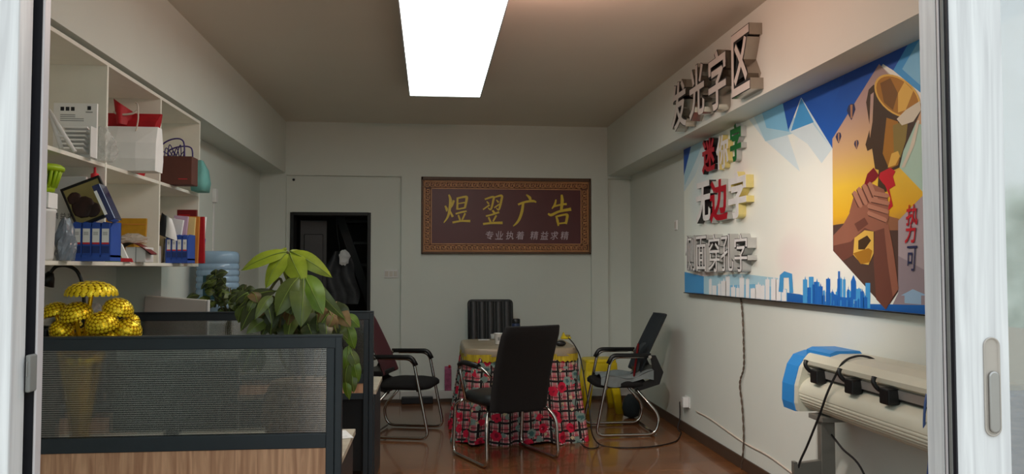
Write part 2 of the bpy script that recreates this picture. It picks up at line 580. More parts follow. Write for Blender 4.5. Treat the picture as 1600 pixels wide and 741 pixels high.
# ------------------------------------------------------------------ the setting
XL, XN, XR = -1.74, -2.02, 2.15      # left pier wall, left wall behind the shelves, right wall
YB, YF = 8.40, 1.60                  # back wall face, shop front
ZC, ZBM = 2.90, 2.365                # ceiling, underside of the side beams
YP = 5.42                            # where the left wall steps out

struct(MB().box((XN - .2, YF - .1, -.12), (XR + .2, 11.2, 0), 'floor').build('floor'))
struct(MB().box((XN - .2, YF - .1, ZC), (XR + .2, YB + .2, ZC + .15), 'ceiling').build('ceiling'))
b = MB().box((XN - .18, YF - .1, 0), (XN, YP, ZC), 'wall')
b.box((XN - .18, YP, 0), (XL, YB + .1, ZC), 'wall')
struct(b.build('wall_left'))
struct(MB().box((XR, YF - .1, 0), (XR + .18, YB + .2, ZC), 'wall').build('wall_right'))
struct(MB().box((XN, YF - .1, ZBM), (-1.485, YB, ZC), 'wall').build('trim_1'))      # left ceiling beam
struct(MB().box((1.89, YF - .1, ZBM + .01), (XR, YB, ZC), 'wall').build('trim_2'))   # right ceiling beam
# back wall: recessed panels between shallow piers, doorway at the left
DX0, DX1, DZ = -1.42, -0.636, 1.945
RY = YB + .05
b = MB()
b.box((XL, YB, 2.345), (XR, YB + .25, ZC), 'wall')                   # head beam
b.box((-.30, YB, 0), (-.095, YB + .25, 2.345), 'wall')
b.box((1.714, YB, 0), (1.895, YB + .25, 2.345), 'wall')
b.box((XL, YB, 0), (-1.478, YB + .25, 2.345), 'wall')
b.box((-1.478, RY, 0), (DX0, YB + .25, 2.345), 'wall')
b.box((DX0, RY, DZ), (DX1, YB + .25, 2.345), 'wall')
b.box((DX1, RY, 0), (-.30, YB + .25, 2.345), 'wall')
b.box((-.095, RY, 0), (1.714, YB + .25, 2.345), 'wall')
b.box((1.895, RY, 0), (XR, YB + .25, 2.345), 'wall')
struct(b.build('wall_back'))
struct(MB().box((DX1 + .02, YB - .035, 0.035), (-.305, RY, .115), 'white_skirt', .004).box((-.095, YB - .035, 0.035), (1.71, RY, .115), 'white_skirt', .004)
       .box((-.30, YB - .035, 0.035), (-.095, YB, .115), 'white_skirt', .004).box((1.71, YB - .02, 0.035), (XR, YB, .115), 'white_skirt', .004)
       .box((DX1 + .02, YB - .04, 0), (XR - .012, YB, .035), 'skirting').build('baseboard_back'))
struct(MB().box((XR - .012, 1.7, 0), (XR, YB - .04, .085), 'skirting', .003).build('baseboard_right'))
struct(MB().box((XL, YP + .02, 0), (XL + .012, YB - .03, .085), 'skirting', .003).build('baseboard_left'))
# the dark room behind the doorway
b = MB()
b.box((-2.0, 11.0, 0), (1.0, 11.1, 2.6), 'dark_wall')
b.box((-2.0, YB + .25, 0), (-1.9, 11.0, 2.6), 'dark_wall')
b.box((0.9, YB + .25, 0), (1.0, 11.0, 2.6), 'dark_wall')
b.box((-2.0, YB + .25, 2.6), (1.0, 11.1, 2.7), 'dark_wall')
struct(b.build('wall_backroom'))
b = MB()
for a in ((DX0 - .02, DX0 + .015), (DX1 - .015, DX1 + .02)):
    b.box((a[0], YB + .04, 0), (a[1], YB + .26, DZ + .02), 'black_metal', .003)
b.box((DX0, YB + .04, DZ - .012), (DX1, YB + .26, DZ + .022), 'black_metal', .003)
dfr = struct(b.build('door_1'))
b = MB().box((-1.38, 8.72, 0.01), (-1.10, 8.76, 1.90), 'black_metal', .004, rot=(0, 0, math.radians(12)), pivot=(-1.38, 8.72, 0))
for z0, z1 in ((.15, .85), (1.0, 1.75)):
    b.box((-1.34, 8.705, z0), (-1.14, 8.722, z1), 'black_plastic', .006, rot=(0, 0, math.radians(12)), pivot=(-1.38, 8.72, 0))
b.build('door_leaf', dfr)

# stair stringer with treads in the dark room
st = thing('staircase', 'dark steel stair rising steeply inside the doorway', 'staircase', (0, 0, 0))
p_lo, p_hi = at(577, 470, Y=9.3), at(533, 345, Y=9.3)
dv = (p_lo - p_hi)
p_bot = p_lo + dv * ((p_lo.z - 0.0) / -dv.z if dv.z else 0)
p_top = p_hi - dv * .35
for k, dx in enumerate((0, .62)):
    off = Vector((dx, 0.35 * k, 0))
    b = MB()
    w_ = .05
    b.prism([p_bot + off + Vector((-w_, 0, 0)), p_bot + off + Vector((w_, 0, 0)), p_top + off + Vector((w_, 0, 0)), p_top + off + Vector((-w_, 0, 0))], (0, .04, 0), 'black_metal')
    b.build('stringer', st)
b = MB()
for i in range(8):
    q = p_bot.lerp(p_top, (i + .7) / 9)
    b.box(q + Vector((-.02, .02, -.015)), q + Vector((.60, .36, .015)), 'black_metal')
b.build('treads', st)
# plastic-wrapped coat hanging behind the doorway
hp = at(530, 390, Y=8.95)
coat = thing('hanging_garment_bag', 'grey garment in clear plastic hanging in the dark doorway', 'garment bag', (hp.x, hp.y, hp.z - .6))
b = MB()
b.grid(lambda u, v: Vector(((u - .5) * (.12 + .30 * (1 - v ** 3)) + .02 * math.sin(9 * v), .04 * math.sin(u * 12 + v * 3), v * .58)), 16, 14, mat('grey_garment', S(70, 72, 74), .6, vary=.3, scale=8, bump=.4, bscale=18))
b.build('garment', coat)
b = MB()
wr = random.Random(2)
b.ring_loft([[Vector((.06 + r * math.cos(a) * wr.uniform(.7, 1.2), -.06 + r * .6 * math.sin(a), z + wr.uniform(-.012, .012))) for a in [2 * PI * i / 11 for i in range(11)]] for r, z in ((.02, .43), (.05, .45), (.045, .50), (.062, .53), (.05, .57), (.02, .59))], 'paper', smooth=False)
b.build('crumpled_wrap', coat)
b = MB().tube(smooth_path([(0, 0, .57), (0, 0, .64), (-.03, 0, .9), (-.03, 0, 1.55)]), .004, 'black_metal', 6)
b.build('hanger_cord', coat)

# ------------------------------------------------------------------ shop front
def ax(px, Y):
    return at(px, 370, Y=Y).x


b = MB().box((XN, YF - .1, 2.62), (XR, YF + .1, ZC), 'wall')
struct(b.build('wall_front'))
ld = struct(MB().box((ax(58, 1.60), 1.60, 0), (ax(72, 1.625), 1.625, 2.62), 'door_grey', .003).build('door_2'))    # left jamb profile
b = MB().box((ax(36, 1.61), 1.605, 0), (ax(58, 1.60), 1.622, 2.62), 'gasket'); b.build('seal', ld)
lx1 = ax(45, 1.585)
b = MB().box((lx1 - .115, 1.53, 0.04), (lx1, 1.585, 2.6), 'door_white', .004)
b.box((XN, 1.53, 0.04), (XN + .1, 1.585, 2.6), 'door_white', .004)
b.box((XN + .1, 1.532, 0.04), (lx1 - .115, 1.583, .16), 'door_white', .003)
b.box((XN + .1, 1.532, 2.5), (lx1 - .115, 1.583, 2.6), 'door_white', .003)
b.build('sliding_leaf', ld)
MB().box((XN + .1, 1.553, .16), (lx1 - .115, 1.561, 2.5), 'pane').build('leaf_glass', ld)
q0, q1 = at(47, 553, Y=1.6), at(47, 611, Y=1.6)
k0, k1 = at(45, 580, Y=1.59).x, at(53, 580, Y=1.59).x
b = MB().box((k0, 1.575, q1.z), (k1, 1.606, q0.z), 'gasket_grey', .003)
b.box((k0 + .004, 1.572, q1.z + .03), (k1 - .004, 1.577, q0.z - .012), 'pull', .001)
b.build('latch_plate', ld)

rd = struct(MB().box((ax(1442, 1.66), 1.60, 0), (ax(1442, 1.66) + .10, 1.66, 2.62), 'door_white', .003).build('door_3'))   # right jamb
rx0 = ax(1490, 1.5); rx1 = ax(1573, 1.5)
b = MB().box((rx0 - .003, 1.502, .04), (rx0 + .004, 1.538, 2.6), 'gasket')
b.box((rx0 - .0045, 1.512, .04), (rx0 - .002, 1.522, 2.6), 'gasket_grey', .001).box((rx0 - .0045, 1.527, .04), (rx0 - .002, 1.534, 2.6), 'door_grey', .001)
b.build('seal', rd)
b = MB().box((rx0, 1.50, 0.04), (rx1, 1.538, 2.6), 'door_white', .003)
b.box((XR - .1, 1.50, 0.04), (XR, 1.555, 2.6), 'door_white', .004)
b.box((rx1, 1.502, 0.04), (XR - .1, 1.553, .16), 'door_white', .003)
b.box((rx1, 1.502, 2.5), (XR - .1, 1.553, 2.6), 'door_white', .003)
b.build('sliding_leaf', rd)
b = MB().box((rx1 - .001, 1.512, .16), (rx1 + .006, 1.53, 2.5), 'gasket')
b.build('glazing_bead', rd)
MB().box((rx1 + .004, 1.522, .16), (XR - .1, 1.530, 2.5), 'pane').build('leaf_glass', rd)
# recessed finger pull on the right leaf
h0, h1 = at(1549, 527, Y=1.5), at(1549, 682, Y=1.5)
hx0, hx1 = at(1537, 605, Y=1.5).x, at(1562, 605, Y=1.5).x
hw = (hx1 - hx0) / 2
hc = Vector(((hx0 + hx1) / 2, 1.5, (h0.z + h1.z) / 2)); hh = (h0.z - h1.z) / 2


def stadium(cx, cz, w, h, y, n_=10):
    pts = []
    for i in range(n_ + 1):
        a = PI * i / n_
        pts.append(Vector((cx + w * math.cos(a), y, cz + h - w + w * math.sin(a))))
    for i in range(n_ + 1):
        a = PI + PI * i / n_
        pts.append(Vector((cx + w * math.cos(a), y, cz - h + w + w * math.sin(a))))
    return pts


b = MB()
b.ring_loft([stadium(hc.x, hc.z, hw, hh, 1.4995), stadium(hc.x, hc.z, hw, hh, 1.4965), stadium(hc.x, hc.z, hw * .86, hh - hw * .14, 1.4965),
             stadium(hc.x, hc.z, hw * .80, hh - hw * .2, 1.4992)], 'pull_dark')
b.ring_loft([stadium(hc.x + .002, hc.z - .03, hw * .62, hh * .62, 1.4985), stadium(hc.x + .002, hc.z - .03, hw * .60, hh * .615, 1.4935), stadium(hc.x + .002, hc.z - .03, hw * .48, hh * .59, 1.493)], 'pull')
b.build('finger_pull', rd)
tk = struct(MB().box((XN, 1.50, 0), (XR, 1.70, .012), 'alu').box((XN, 1.53, .012), (XR, 1.54, .02), 'alu').build('trim_3'))   # door track
# pavement outside
struct(MB().box((-14, -16, -.2), (14, YF - .1, -.03), 'paving').build('pavement'))

# ------------------------------------------------------------------ ceiling light panel and added warm fill lamps
LZ = 2.80
lamp = thing('ceiling_light_panel', 'long bright white rectangular light panel hung under the ceiling', 'ceiling light', (0.118, 4.78, LZ))
hx, hy = .295, 1.78
MB().box((-hx + .008, -hy + .008, -.001), (hx - .008, hy - .008, .006), 'diffuser').build('diffuser', lamp)
b = MB()
for lo, hi in (((-hx, -hy, -.006), (-hx + .01, hy, .055)), ((hx - .01, -hy, -.006), (hx, hy, .055)), ((-hx, -hy, -.006), (hx, -hy + .01, .055)), ((-hx, hy - .01, -.006), (hx, hy, .055))):
    b.box(lo, hi, 'lampframe', .002)
b.box((-hx, -hy, .05), (hx, hy, .058), 'lampframe')
b.build('frame', lamp)
for sx in (-.2, .2):
    for sy in (-1.6, 0, 1.6):
        MB().tube([(sx, sy, .056), (sx, sy, ZC - LZ)], .006, 'lampframe', 8).build('hanger', lamp)

blb = thing('added_warm_bulb', 'added warm fill bulb out of view, tinting the ceiling beside the light panel', 'bulb', (.62, 3.80, ZC))  # unseen bulb, put in for the warm cast on the ceiling
MB().lathe([(.05, 0), (.05, -.012), (.028, -.02), (.022, -.06), (.02, -.075)], 'white_plastic').build('holder', blb)
MB().lathe([(.014, -.072), (.018, -.085), (.032, -.115), (.03, -.14), (.016, -.158), (.002, -.163)], 'bulb').build('glass_bulb', blb)
pl = bpy.data.lights.new('bulb_glow', 'POINT')
pl.energy = BULB_WATTS
pl.color = (1.0, 0.58, 0.46)
pl.shadow_soft_size = .04
plo = bpy.data.objects.new('bulb_glow', pl)
COL.objects.link(plo)
plo.parent = blb
plo.location = (0, 0, -.21)
# unseen warm spot, added to brighten the right wall and board
SPP = Vector((.35, 2.75, 2.42))
aim = (Vector((2.1, 5.0, 1.0)) - SPP).normalized()
spt = thing('added_fill_spot', 'added fill spot out of view by the shop front, brightening the printed board', 'spotlight', SPP)
MB().tube([Vector((0, 0, ZC - SPP.z)), Vector((0, 0, 0))], .01, 'white_plastic', 10).lathe([(.045, .47), (.045, .48), (.01, .48)], 'white_plastic').build('stem', spt)
MB().tube([aim * -.06, aim * -.05, aim * .05, aim * .07], [.025, .04, .042, .045], 'white_plastic', 18, cap=True).build('can', spt)
MB().tube([aim * .0705, aim * .073], [.038, .038], 'bulb', 18).build('lens', spt)
sl = bpy.data.lights.new('spot_glow', 'SPOT')
sl.energy = SPOT_WATTS
sl.color = (1.0, 0.90, 0.83)
sl.spot_size = math.radians(66)
sl.spot_blend = 1.0
sl.shadow_soft_size = .05
slo = bpy.data.objects.new('spot_glow', sl)
COL.objects.link(slo)
slo.parent = spt
slo.location = aim * .085
slo.rotation_euler = aim.to_track_quat('-Z', 'Y').to_euler()
# ------------------------------------------------------------------ wall shelf unit
SXF, SXB = -1.50, XN + .005
SY = [2.385, 3.13, 3.87, 4.615, 5.375]
ZT, ZM, ZL = 2.345, 1.868, 1.412
T_ = .018
su = thing('wall_shelf_unit', 'white open wall shelf of square bays along the left wall', 'shelf', (SXB, SY[0], ZL - T_))
o_ = Vector((SXB, SY[0], ZL - T_))


def su_part(name, lo, hi):
    MB().box(Vector(lo) - o_, Vector(hi) - o_, 'white_lam', .0015).build(name, su)


su_part('top_panel', (SXB, SY[0], ZT - T_), (SXF, SY[4] + T_, ZT))
su_part('bottom_shelf', (SXB, SY[0], ZL - T_), (SXF, SY[4] + T_, ZL))
su_part('back_panel', (SXB, SY[0], ZL), (SXB + .008, SY[4], ZT - T_))
for i, y in enumerate(SY):
    su_part('side_panel' if i in (0, 4) else 'divider', (SXB + .008, y, ZL), (SXF, y + T_, ZT - T_))
for a, c in zip(SY, SY[1:]):
    su_part('shelf_board', (SXB + .008, a + T_, ZM - T_), (SXF - .002, c, ZM))


def loc_at(px, py, Y):
    return at(px, py, Y=Y)


# ---- upper row
# white display rack with printed header and stacked sheets
p0, p1 = at(82, 238, Y=3.70), at(152, 162, Y=3.70)
rk = thing('document_display', 'white display card with printed lines standing in the nearest upper bay', 'display card', (p0.x, 3.70, ZM))
w, h = p1.x - p0.x, p1.z - ZM
MB().box((0, 0, 0), (w, .012, h), 'paper', .001).box((w - .004, -.06, 0), (w, 0, h * .55), 'white_plastic', .001).build('backing_card', rk)
b = MB()
for i in range(3):
    b.box((.03 + i * .022, -.0015, h * .86), (.045 + i * .022, -.0005, h * .93), 'ink')
b.box((w * .78, -.0015, h * .88), (w * .86, -.0005, h * .95), 'ink'); b.box((w * .74, -.0015, h * .83), (w * .9, -.0005, h * .85), 'paper_grey')
for i in range(4):
    b.box((.03, -.0015, h * (.78 - i * .035)), (w * (.5 if i < 2 else .7), -.0005, h * (.785 - i * .035) + .002), 'paper_grey')
b.build('printed_text', rk)
for i in range(6):
    z = h * .1 + i * h * .085
    MB().box((.04 + .003 * i, -.07 + i * .009, z), (w - .03, -.002, z + .008), 'paper', .001, rot=(math.radians(-14), 0, 0)).build('paper_tray', rk)
# white A-frame bracket
ab = thing('easel_bracket', 'white A shaped bracket standing at the front of nearest upper bay', 'bracket', (at(95, 232, Y=3.42).x, 3.42, ZM))
k0 = at(95, 232, Y=3.42)
P = lambda px, py, Y=3.42: at(px, py, Y=Y) - Vector((k0.x, 3.42, ZM))
b = MB(); b.tube([P(76, 172), P(96, 232)], .009, 'white_plastic', 6); b.build('leg', ab)
b = MB(); b.tube([P(76, 172), P(117, 238)], .009, 'white_plastic', 6); b.build('leg', ab)
b = MB(); b.tube([P(88, 212), P(101, 213)], .008, 'white_plastic', 6); b.build('crossbar', ab)


def crumple(nx, ny, fx, amp, seed):
    rnd = random.Random(seed)
    g = [[rnd.uniform(-1, 1) for _ in range(ny + 1)] for _ in range(nx + 1)]
    return lambda i, j: g[min(i, nx)][min(j, ny)] * amp


def film_bag(name, label, lo, hi, m, seed, flat=1.0, cat='plastic bag'):
    """a lumpy, crinkled closed bag between two corners"""
    lo, hi = Vector(lo), Vector(hi)
    c = Vector(((lo.x + hi.x) / 2, (lo.y + hi.y) / 2, lo.z)); s = hi - lo
    rnd = random.Random(seed)
    b = MB()
    rings = []
    N = 18
    for k in range(8):
        t = k / 7
        r = (0.86 + .2 * math.sin(PI * min(t * 1.2, 1))) * (1 - .55 * t ** 4)
        ring = []
        for i in range(N):
            a = 2 * PI * i / N
            rr = r * (1 + rnd.uniform(-.14, .14))
            ring.append(Vector((math.cos(a) * s.x / 2 * rr, math.sin(a) * s.y / 2 * rr, s.z * t + (rnd.uniform(-.03, .03) * s.z if 0 < k else 0))))
        rings.append(ring)
    b.ring_loft(rings, m, True, True, False)
    o = b.build(name, None, c)
    return tag(o, label, cat)


film_bag('bubble_wrap_bag', 'crinkled clear plastic bag on the upper shelf beside the white paper bag', at(140, 262, Y=3.72) * 1, at(205, 212, Y=3.80), 'clear_film', 3)
bb = bpy.data.objects['bubble_wrap_bag']
bb.location = (-1.50, 3.80, ZM)
# white paper bag, sticking out of the middle bay
pw = thing('paper_bag', 'large white paper bag jutting out of the middle upper bay', 'paper bag', (-1.515, 4.20, ZM + .001))
b = MB()


def bag_ring(w, d, z, bul=0, sk=0):
    pts = []
    for (sx, sy) in ((-1, -1), (-.33, -1), (.33, -1), (1, -1), (1, 0), (1, 1), (-.0, 1), (-1, 1), (-1, 0)):
        pts.append(Vector((sx * w / 2 + (.006 if abs(sx) < .5 else 0), sy * (d / 2 + (bul if abs(sx) < .5 else 0)) + sk, z)))
    return pts


b.ring_loft([bag_ring(.29, .11, 0), bag_ring(.295, .12, .06, .014), bag_ring(.295, .11, .14, .014), bag_ring(.295, .06, .225, .002)], 'paper', smooth=False)
b.build('bag_body', pw)
b = MB(); b.tube(smooth_path([(.045, -.04, .20), (.06, -.055, .26), (.055, -.05, .33), (.04, -.04, .345)]), .0035, 'cord_white', 6); b.build('string', pw)
# red gift bag standing behind it
gb = thing('gift_bag', 'red gift bag rising behind the white paper bag', 'gift bag', (-1.575, 4.36, ZM + .001))
b = MB()
b.ring_loft([bag_ring(.13, .09, 0), bag_ring(.20, .10, .12, .006), bag_ring(.30, .07, .28, .0), bag_ring(.33, .02, .325, .0)], 'red_paper', smooth=False)
b.build('bag_body', gb)
b = MB(); b.grid(lambda u, v: Vector((-.045 + .06 * u + .035 * v * (u - .5), -.05 - .02 * math.sin(u * 5), .26 + .135 * v * (1 - .5 * u))), 6, 5, 'red_paper'); b.build('tissue_flap', gb)
b = MB(); b.tube(smooth_path([(-.06, -.05, .325), (-.03, -.055, .31), (.03, -.055, .315), (.06, -.05, .335)]), .006, 'cord_white', 6); b.build('ribbon', gb)
# brown gift bag with purple handles
k = at(286, 284, Y=4.80)
br = thing('gift_bag', 'brown card bag with purple cord handles in the far upper bay', 'gift bag', (-1.475, 4.86, ZM + .001))
b = MB()
b.box((-.095, -.06, 0), (.095, .06, .165), 'brown_paper', .003)
b.build('bag_body', br)
b = MB(); b.box((.02, -.0615, .03), (.07, -.0605, .034), 'red_print'); b.build('printed_line', br)
for y, x0, x1, hgt in ((-.05, -.07, .05, .10), (.04, -.06, .07, .07)):
    b = MB(); b.tube(smooth_path([(x0, y, .16), (x0 - .01, y, .165 + hgt * .6), ((x0 + x1) / 2 - .01, y, .165 + hgt), (x1 - .01, y, .165 + hgt * .9), (x1, y, .16)]), .0045, 'purple', 6); b.build('handle', br)
b = MB()
for i in range(7):
    b.tube(smooth_path([(-.085 + .012 * i, -.03 + .012 * i, .163), (-.09 + .02 * i, .0, .2 + .02 * (i % 3)), (-.04 + .01 * i, .02, .165)]), .003, 'purple', 5)
b.build('shredded_filler', br)
tb = MB()
tb.ring_loft([bag_ring(.07, .16, 0), bag_ring(.085, .17, .06, .01), bag_ring(.07, .12, .14, .0), bag_ring(.02, .05, .2, .0)], 'teal_bag', smooth=True)
tag(tb.build('pouch', None, (-1.455, 5.25, ZM + .001)), 'teal fabric pouch at the far end of the upper shelf', 'pouch')

# ---- lower row
cb = thing('storage_box', 'tall white box with dark brush writing in the nearest lower bay', 'box', (at(103, 340, Y=3.79).x, 3.825, ZL + .001))
b = MB(); b.box((-.085, -.035, 0), (.085, .035, .385), 'white_plastic', .004); b.build('box_body', cb)
b = MB()
for ch, x, z in (('作', .035, .265), ('求', .02, .205), ('精', .058, .205), ('精', -.045, .205), ('益', -.012, .205)):
    add_glyph(b, ch, .026, .028, .0, ((x, -.0358, z), (1, 0, 0), (0, 0, 1), (0, -1, 0)), 'ink')
b.build('lettering', cb, fix=False)
wc = MB()
wc.ring_loft([[Vector((math.cos(a) * rx, math.sin(a) * ry, z)) for a in [2 * PI * i / 20 for i in range(20)]] for rx, ry, z in ((.05, .045, 0), (.055, .05, .01), (.06, .055, .19), (.064, .058, .195), (.06, .054, .205), (.02, .02, .206))], 'white_plastic')
tag(wc.build('plastic_tub', None, (at(64, 370, Y=3.38).x, 3.36, ZL + .001)), 'translucent white tub on lower shelf beneath the lime basket', 'tub')
sb_ = MB().box((-.045, -.04, 0), (.045, .04, .062), 'paper', .002).box((-.03, -.0405, .02), (.03, -.0400, .04), 'paper_grey')
tag(sb_.build('carton', None, (at(68, 330, Y=3.38).x, 3.36, ZL + .209)), 'small white carton stacked between tub and lime basket', 'box')
# lime basket
lb = thing('basket', 'lime green slotted plastic basket at the near end of the lower row', 'basket', (at(69, 290, Y=3.38).x, 3.36, ZL + .273))
b = MB(); b.lathe([(.040, 0), (.046, .003), (.050, .03)], 'lime'); b.build('base', lb)
b = MB()
for i in range(20):
    a = 2 * PI * i / 20
    b.tube([(math.cos(a) * .048, math.sin(a) * .048, .02), (math.cos(a) * .060, math.sin(a) * .060, .06), (math.cos(a) * .068, math.sin(a) * .068, .09)], .0062, 'lime', 6)
b.build('slotted_wall', lb)
b = MB(); b.lathe([(.060, .082), (.078, .086), (.082, .096), (.078, .104), (.066, .112), (.058, .104), (.058, .084)], 'lime'); b.build('rim', lb)
film_bag('plastic_bag', 'grey film bag of dark bits slumped before the blue binders', (0, 0, 0), (.075, .09, .175), 'grey_bag', 11)
bpy.data.objects['plastic_bag'].location = (at(101, 370, Y=3.45).x, 3.46, ZL + .001)


def file_rack(loc, w, d, h, label, n_=4, scl=1.0):
    r = thing('file_rack', label, 'file rack', loc, 0, 'blue file racks on the lower shelf')
    b = MB()
    b.box((-w / 2, -d / 2, 0), (w / 2, d / 2, h * .16), 'file_blue', .001)
    for i in range(n_ + 1):
        x = -w / 2 + (w - .004) * i / n_
        b.prism([Vector((x, -d / 2, h * .1)), Vector((x, d / 2, h * .1)), Vector((x, d / 2, h)), Vector((x, -d / 2 + d * .25, h)), Vector((x, -d / 2, h * .82))], (.004, 0, 0), 'file_blue')
    b.box((-w / 2, d / 2 - .004, 0), (w / 2, d / 2, h), 'file_blue')
    b.build('rack_frame', r)
    for i in range(n_):
        x0 = -w / 2 + .005 + (w - .004) * i / n_; x1 = x0 + (w - .004) / n_ - .006
        c = MB(); c.box((x0, -d / 2 + .002, h * .16), (x1, d / 2 - .006, h * .97), 'file_blue', .001)
        bd = c.build('binder', r)
        c = MB(); c.box((x0 + .002, -d / 2 + .0005, h * .46), (x1 - .002, -d / 2 + .003, h * .82), 'paper')
        for q in range(3):
            c.box((x0 + .006, -d / 2 - .0002, h * (.72 - .03 * q)), (x1 - .008, -d / 2 + .001, h * (.733 - .03 * q)), 'paper_grey')
        c.box((x0 + .002, -d / 2 + .0003, h * .425), (x1 - .002, -d / 2 + .003, h * .47), 'red_print')
        c.build('spine_label', bd)
        c = MB(); c.box((x0 + .001, -d / 2 + .0006, h * .2), (x1 - .001, -d / 2 + .003, h * .38), 'file_navy')
        c.build('index_pocket', bd)
    return r


file_rack((at(142, 378, Y=3.63).x, 3.69, ZL + .001), .162, .12, .172, 'blue rack of four white labelled binders under the tilted picture')
file_rack((-1.475, 4.93, ZL + .001), .125, .15, .168, 'blue rack of four binders at the far end of the lower shelf')
# tilted picture frame on top of the binders
pf = thing('picture_frame', 'dark framed picture leaning tilted above the blue binders', 'picture frame', (at(150, 348, Y=3.70).x, 3.71, ZL + .188), rot=(math.radians(-8), math.radians(-24), math.radians(8)))
MB().box((-.085, -.008, 0), (.075, .008, .175), 'khaki', .002).build('panel', pf)
b = MB()
for lo, hi in (((-.09, -.012, -.006), (.08, .012, .006)), ((-.09, -.012, .17), (.08, .012, .182)), ((-.09, -.012, 0), (-.08, .012, .175)), ((.07, -.012, 0), (.08, .012, .175))):
    b.box(lo, hi, 'black_plastic', .002)
b.build('frame', pf)
b = MB(); b.sphere((-.03, -.009, .07), .05, 'picture_dark', 2, (1, .05, 1)); b.sphere((-.05, -.009, .12), .03, 'picture_dark', 2, (1, .05, 1)); b.sphere((.0, -.009, .045), .035, 'picture_dark', 2, (1, .05, 1)); b.build('picture', pf)
bk = MB().box((-.016, -.055, 0), (.016, .055, .165), 'navy_gloss', .003).box((-.0165, -.0555, .03), (-.004, -.054, .14), 'paper')
tag(bk.build('book', None, (at(184, 340, Y=3.66).x, 3.63, ZL + .176), (0, math.radians(-24), math.radians(6))), 'navy glossy book slanting against the tilted picture', 'book')
# bottle with red cap behind the tilted picture
bo = thing('bottle', 'small clear bottle with a red cap behind the tilted picture', 'bottle', (at(144, 340, Y=3.80).x, 3.82, ZL + .001))
MB().lathe([(.02, 0), (.022, .01), (.022, .30), (.012, .335), (.012, .345)], 'clear_film', n_=14).build('glass', bo)
MB().lathe([(.017, .345), (.017, .40), (.006, .405), (.005, .43), (.001, .432)], 'red_print', n_=14).build('cap', bo)
# middle bay
ge = MB().box((-.115, -.008, 0), (.105, .008, .135), 'gold_paper', .002).box((-.115, -.0095, .1), (.105, -.008, .105), 'orange_paper')
tag(ge.build('envelope', None, (-1.60, 4.40, ZL + .10), (math.radians(-6), 0, math.radians(2))), 'shiny gold envelope leaning at the back of the middle lower bay', 'envelope')
cs = MB().box((-.10, -.06, 0), (.11, .06, .098), 'gold_paper', .004)
tag(cs.build('parcel', None, (-1.665, 4.46, ZL + .001)), 'yellow wrapped parcel under the gold envelope', 'parcel')
lf = thing('leaflet_pack', 'pack of white and green leaflets leaning in the middle lower bay', 'leaflets', (-1.60, 4.12, ZL + .001), rot=(math.radians(-20), 0, math.radians(-6)))
b = MB(); b.prism([Vector((-.09, 0, 0)), Vector((.13, 0, 0)), Vector((.07, 0, .10)), Vector((.01, 0, .15)), Vector((-.09, 0, .15))], (0, .02, 0), 'paper'); b.build('sheets', lf)
b = MB(); b.prism([Vector((-.088, -.002, .0)), Vector((.10, -.002, .0)), Vector((.085, -.002, .03)), Vector((-.088, -.002, .06))], (0, .001, 0), 'leaflet_green')
for q in range(3):
    b.prism([Vector((-.07 + .05 * q, -.002, .08)), Vector((-.045 + .05 * q, -.002, .08)), Vector((-.045 + .05 * q, -.002, .115)), Vector((-.07 + .05 * q, -.002, .115))], (0, .001, 0), 'leaf_bright' if q == 1 else 'paper_grey')
b.build('printed_picture', lf)
b = MB(); b.prism([Vector((.09, -.003, .0)), Vector((.15, -.003, 0)), Vector((.14, -.003, .018)), Vector((.085, -.003, .02))], (0, .004, 0), 'red_print'); b.build('red_strip', lf)
wb = MB().box((-.05, -.06, 0), (.05, .06, .078), 'white_plastic', .003).box((.0, -.061, .0), (.004, -.0595, .078), 'paper_grey')
tag(wb.build('carton', None, (-1.50, 4.33, ZL + .001)), 'white carton carrying the dark red booklet', 'box')
rb = MB()
rb.grid(lambda u, v: Vector(((u - .5) * .17, (v - .5) * .10, .004 + .012 * math.sin(u * 4 + .5) - .035 * (u - .4) ** 2 * 3)), 10, 4, 'darkred_paper')
rb.grid(lambda u, v: Vector(((u - .5) * .16, (v - .5) * .10, .001 + .012 * math.sin(u * 4 + .5) - .035 * (u - .4) ** 2 * 3)), 10, 4, 'ink')
tag(rb.build('booklet', None, (-1.50, 4.30, ZL + .088)), 'curling dark red booklet lying on the white carton', 'booklet')
film_bag('film_wrap', 'crumpled clear wrapping lying over the booklet in middle bay', (0, 0, 0), (.15, .10, .05), 'clear_film', 5)
bpy.data.objects['film_wrap'].location = (-1.53, 4.31, ZL + .10)
# far bay: folders standing on edge
wb2 = MB().box((-.035, -.05, 0), (.035, .05, .10), 'white_plastic', .003).box((-.01, -.0505, .02), (.012, -.0497, .08), 'paper_grey')
tag(wb2.build('carton', None, (-1.60, 4.82, ZL + .001)), 'white carton beside the far blue binder rack', 'box')
fold_specs = [('beige_paper', -1.615, 4.93, .02, .285, -7, 'beige kraft folder standing above the white carton'),
              ('paper', -1.565, 5.03, .010, .27, -16, 'white folder leaning beside the beige folder'),
              ('lilac_paper', -1.535, 5.06, .012, .29, -10, 'lilac folder leaning right of the white one'),
              ('yellow_paper', -1.49, 5.09, .012, .285, -6, 'pale yellow folder in the far lower bay'),
              ('orange_paper', -1.465, 5.11, .015, .29, -3, 'orange folder between pale yellow and red folders'),
              ('red_paper', -1.435, 5.15, .012, .29, 2, 'bright red folder at the far edge of the lower shelf')]
for m_, x, y, tck, h, tilt, lab in fold_specs:
    f = MB().box((-.042, -.012, 0), (.04, .012, h), m_, .002)
    f.box((-.038, -.0128, h * .5), (-.034, -.0118, h * .95), 'paper_grey' if m_ == 'paper' else 'paper')
    tag(f.build('folder', None, (x, y, ZL + .001), (0, math.radians(-tilt * .5), 0)), lab, 'folder', 'folders standing in the far lower bay')
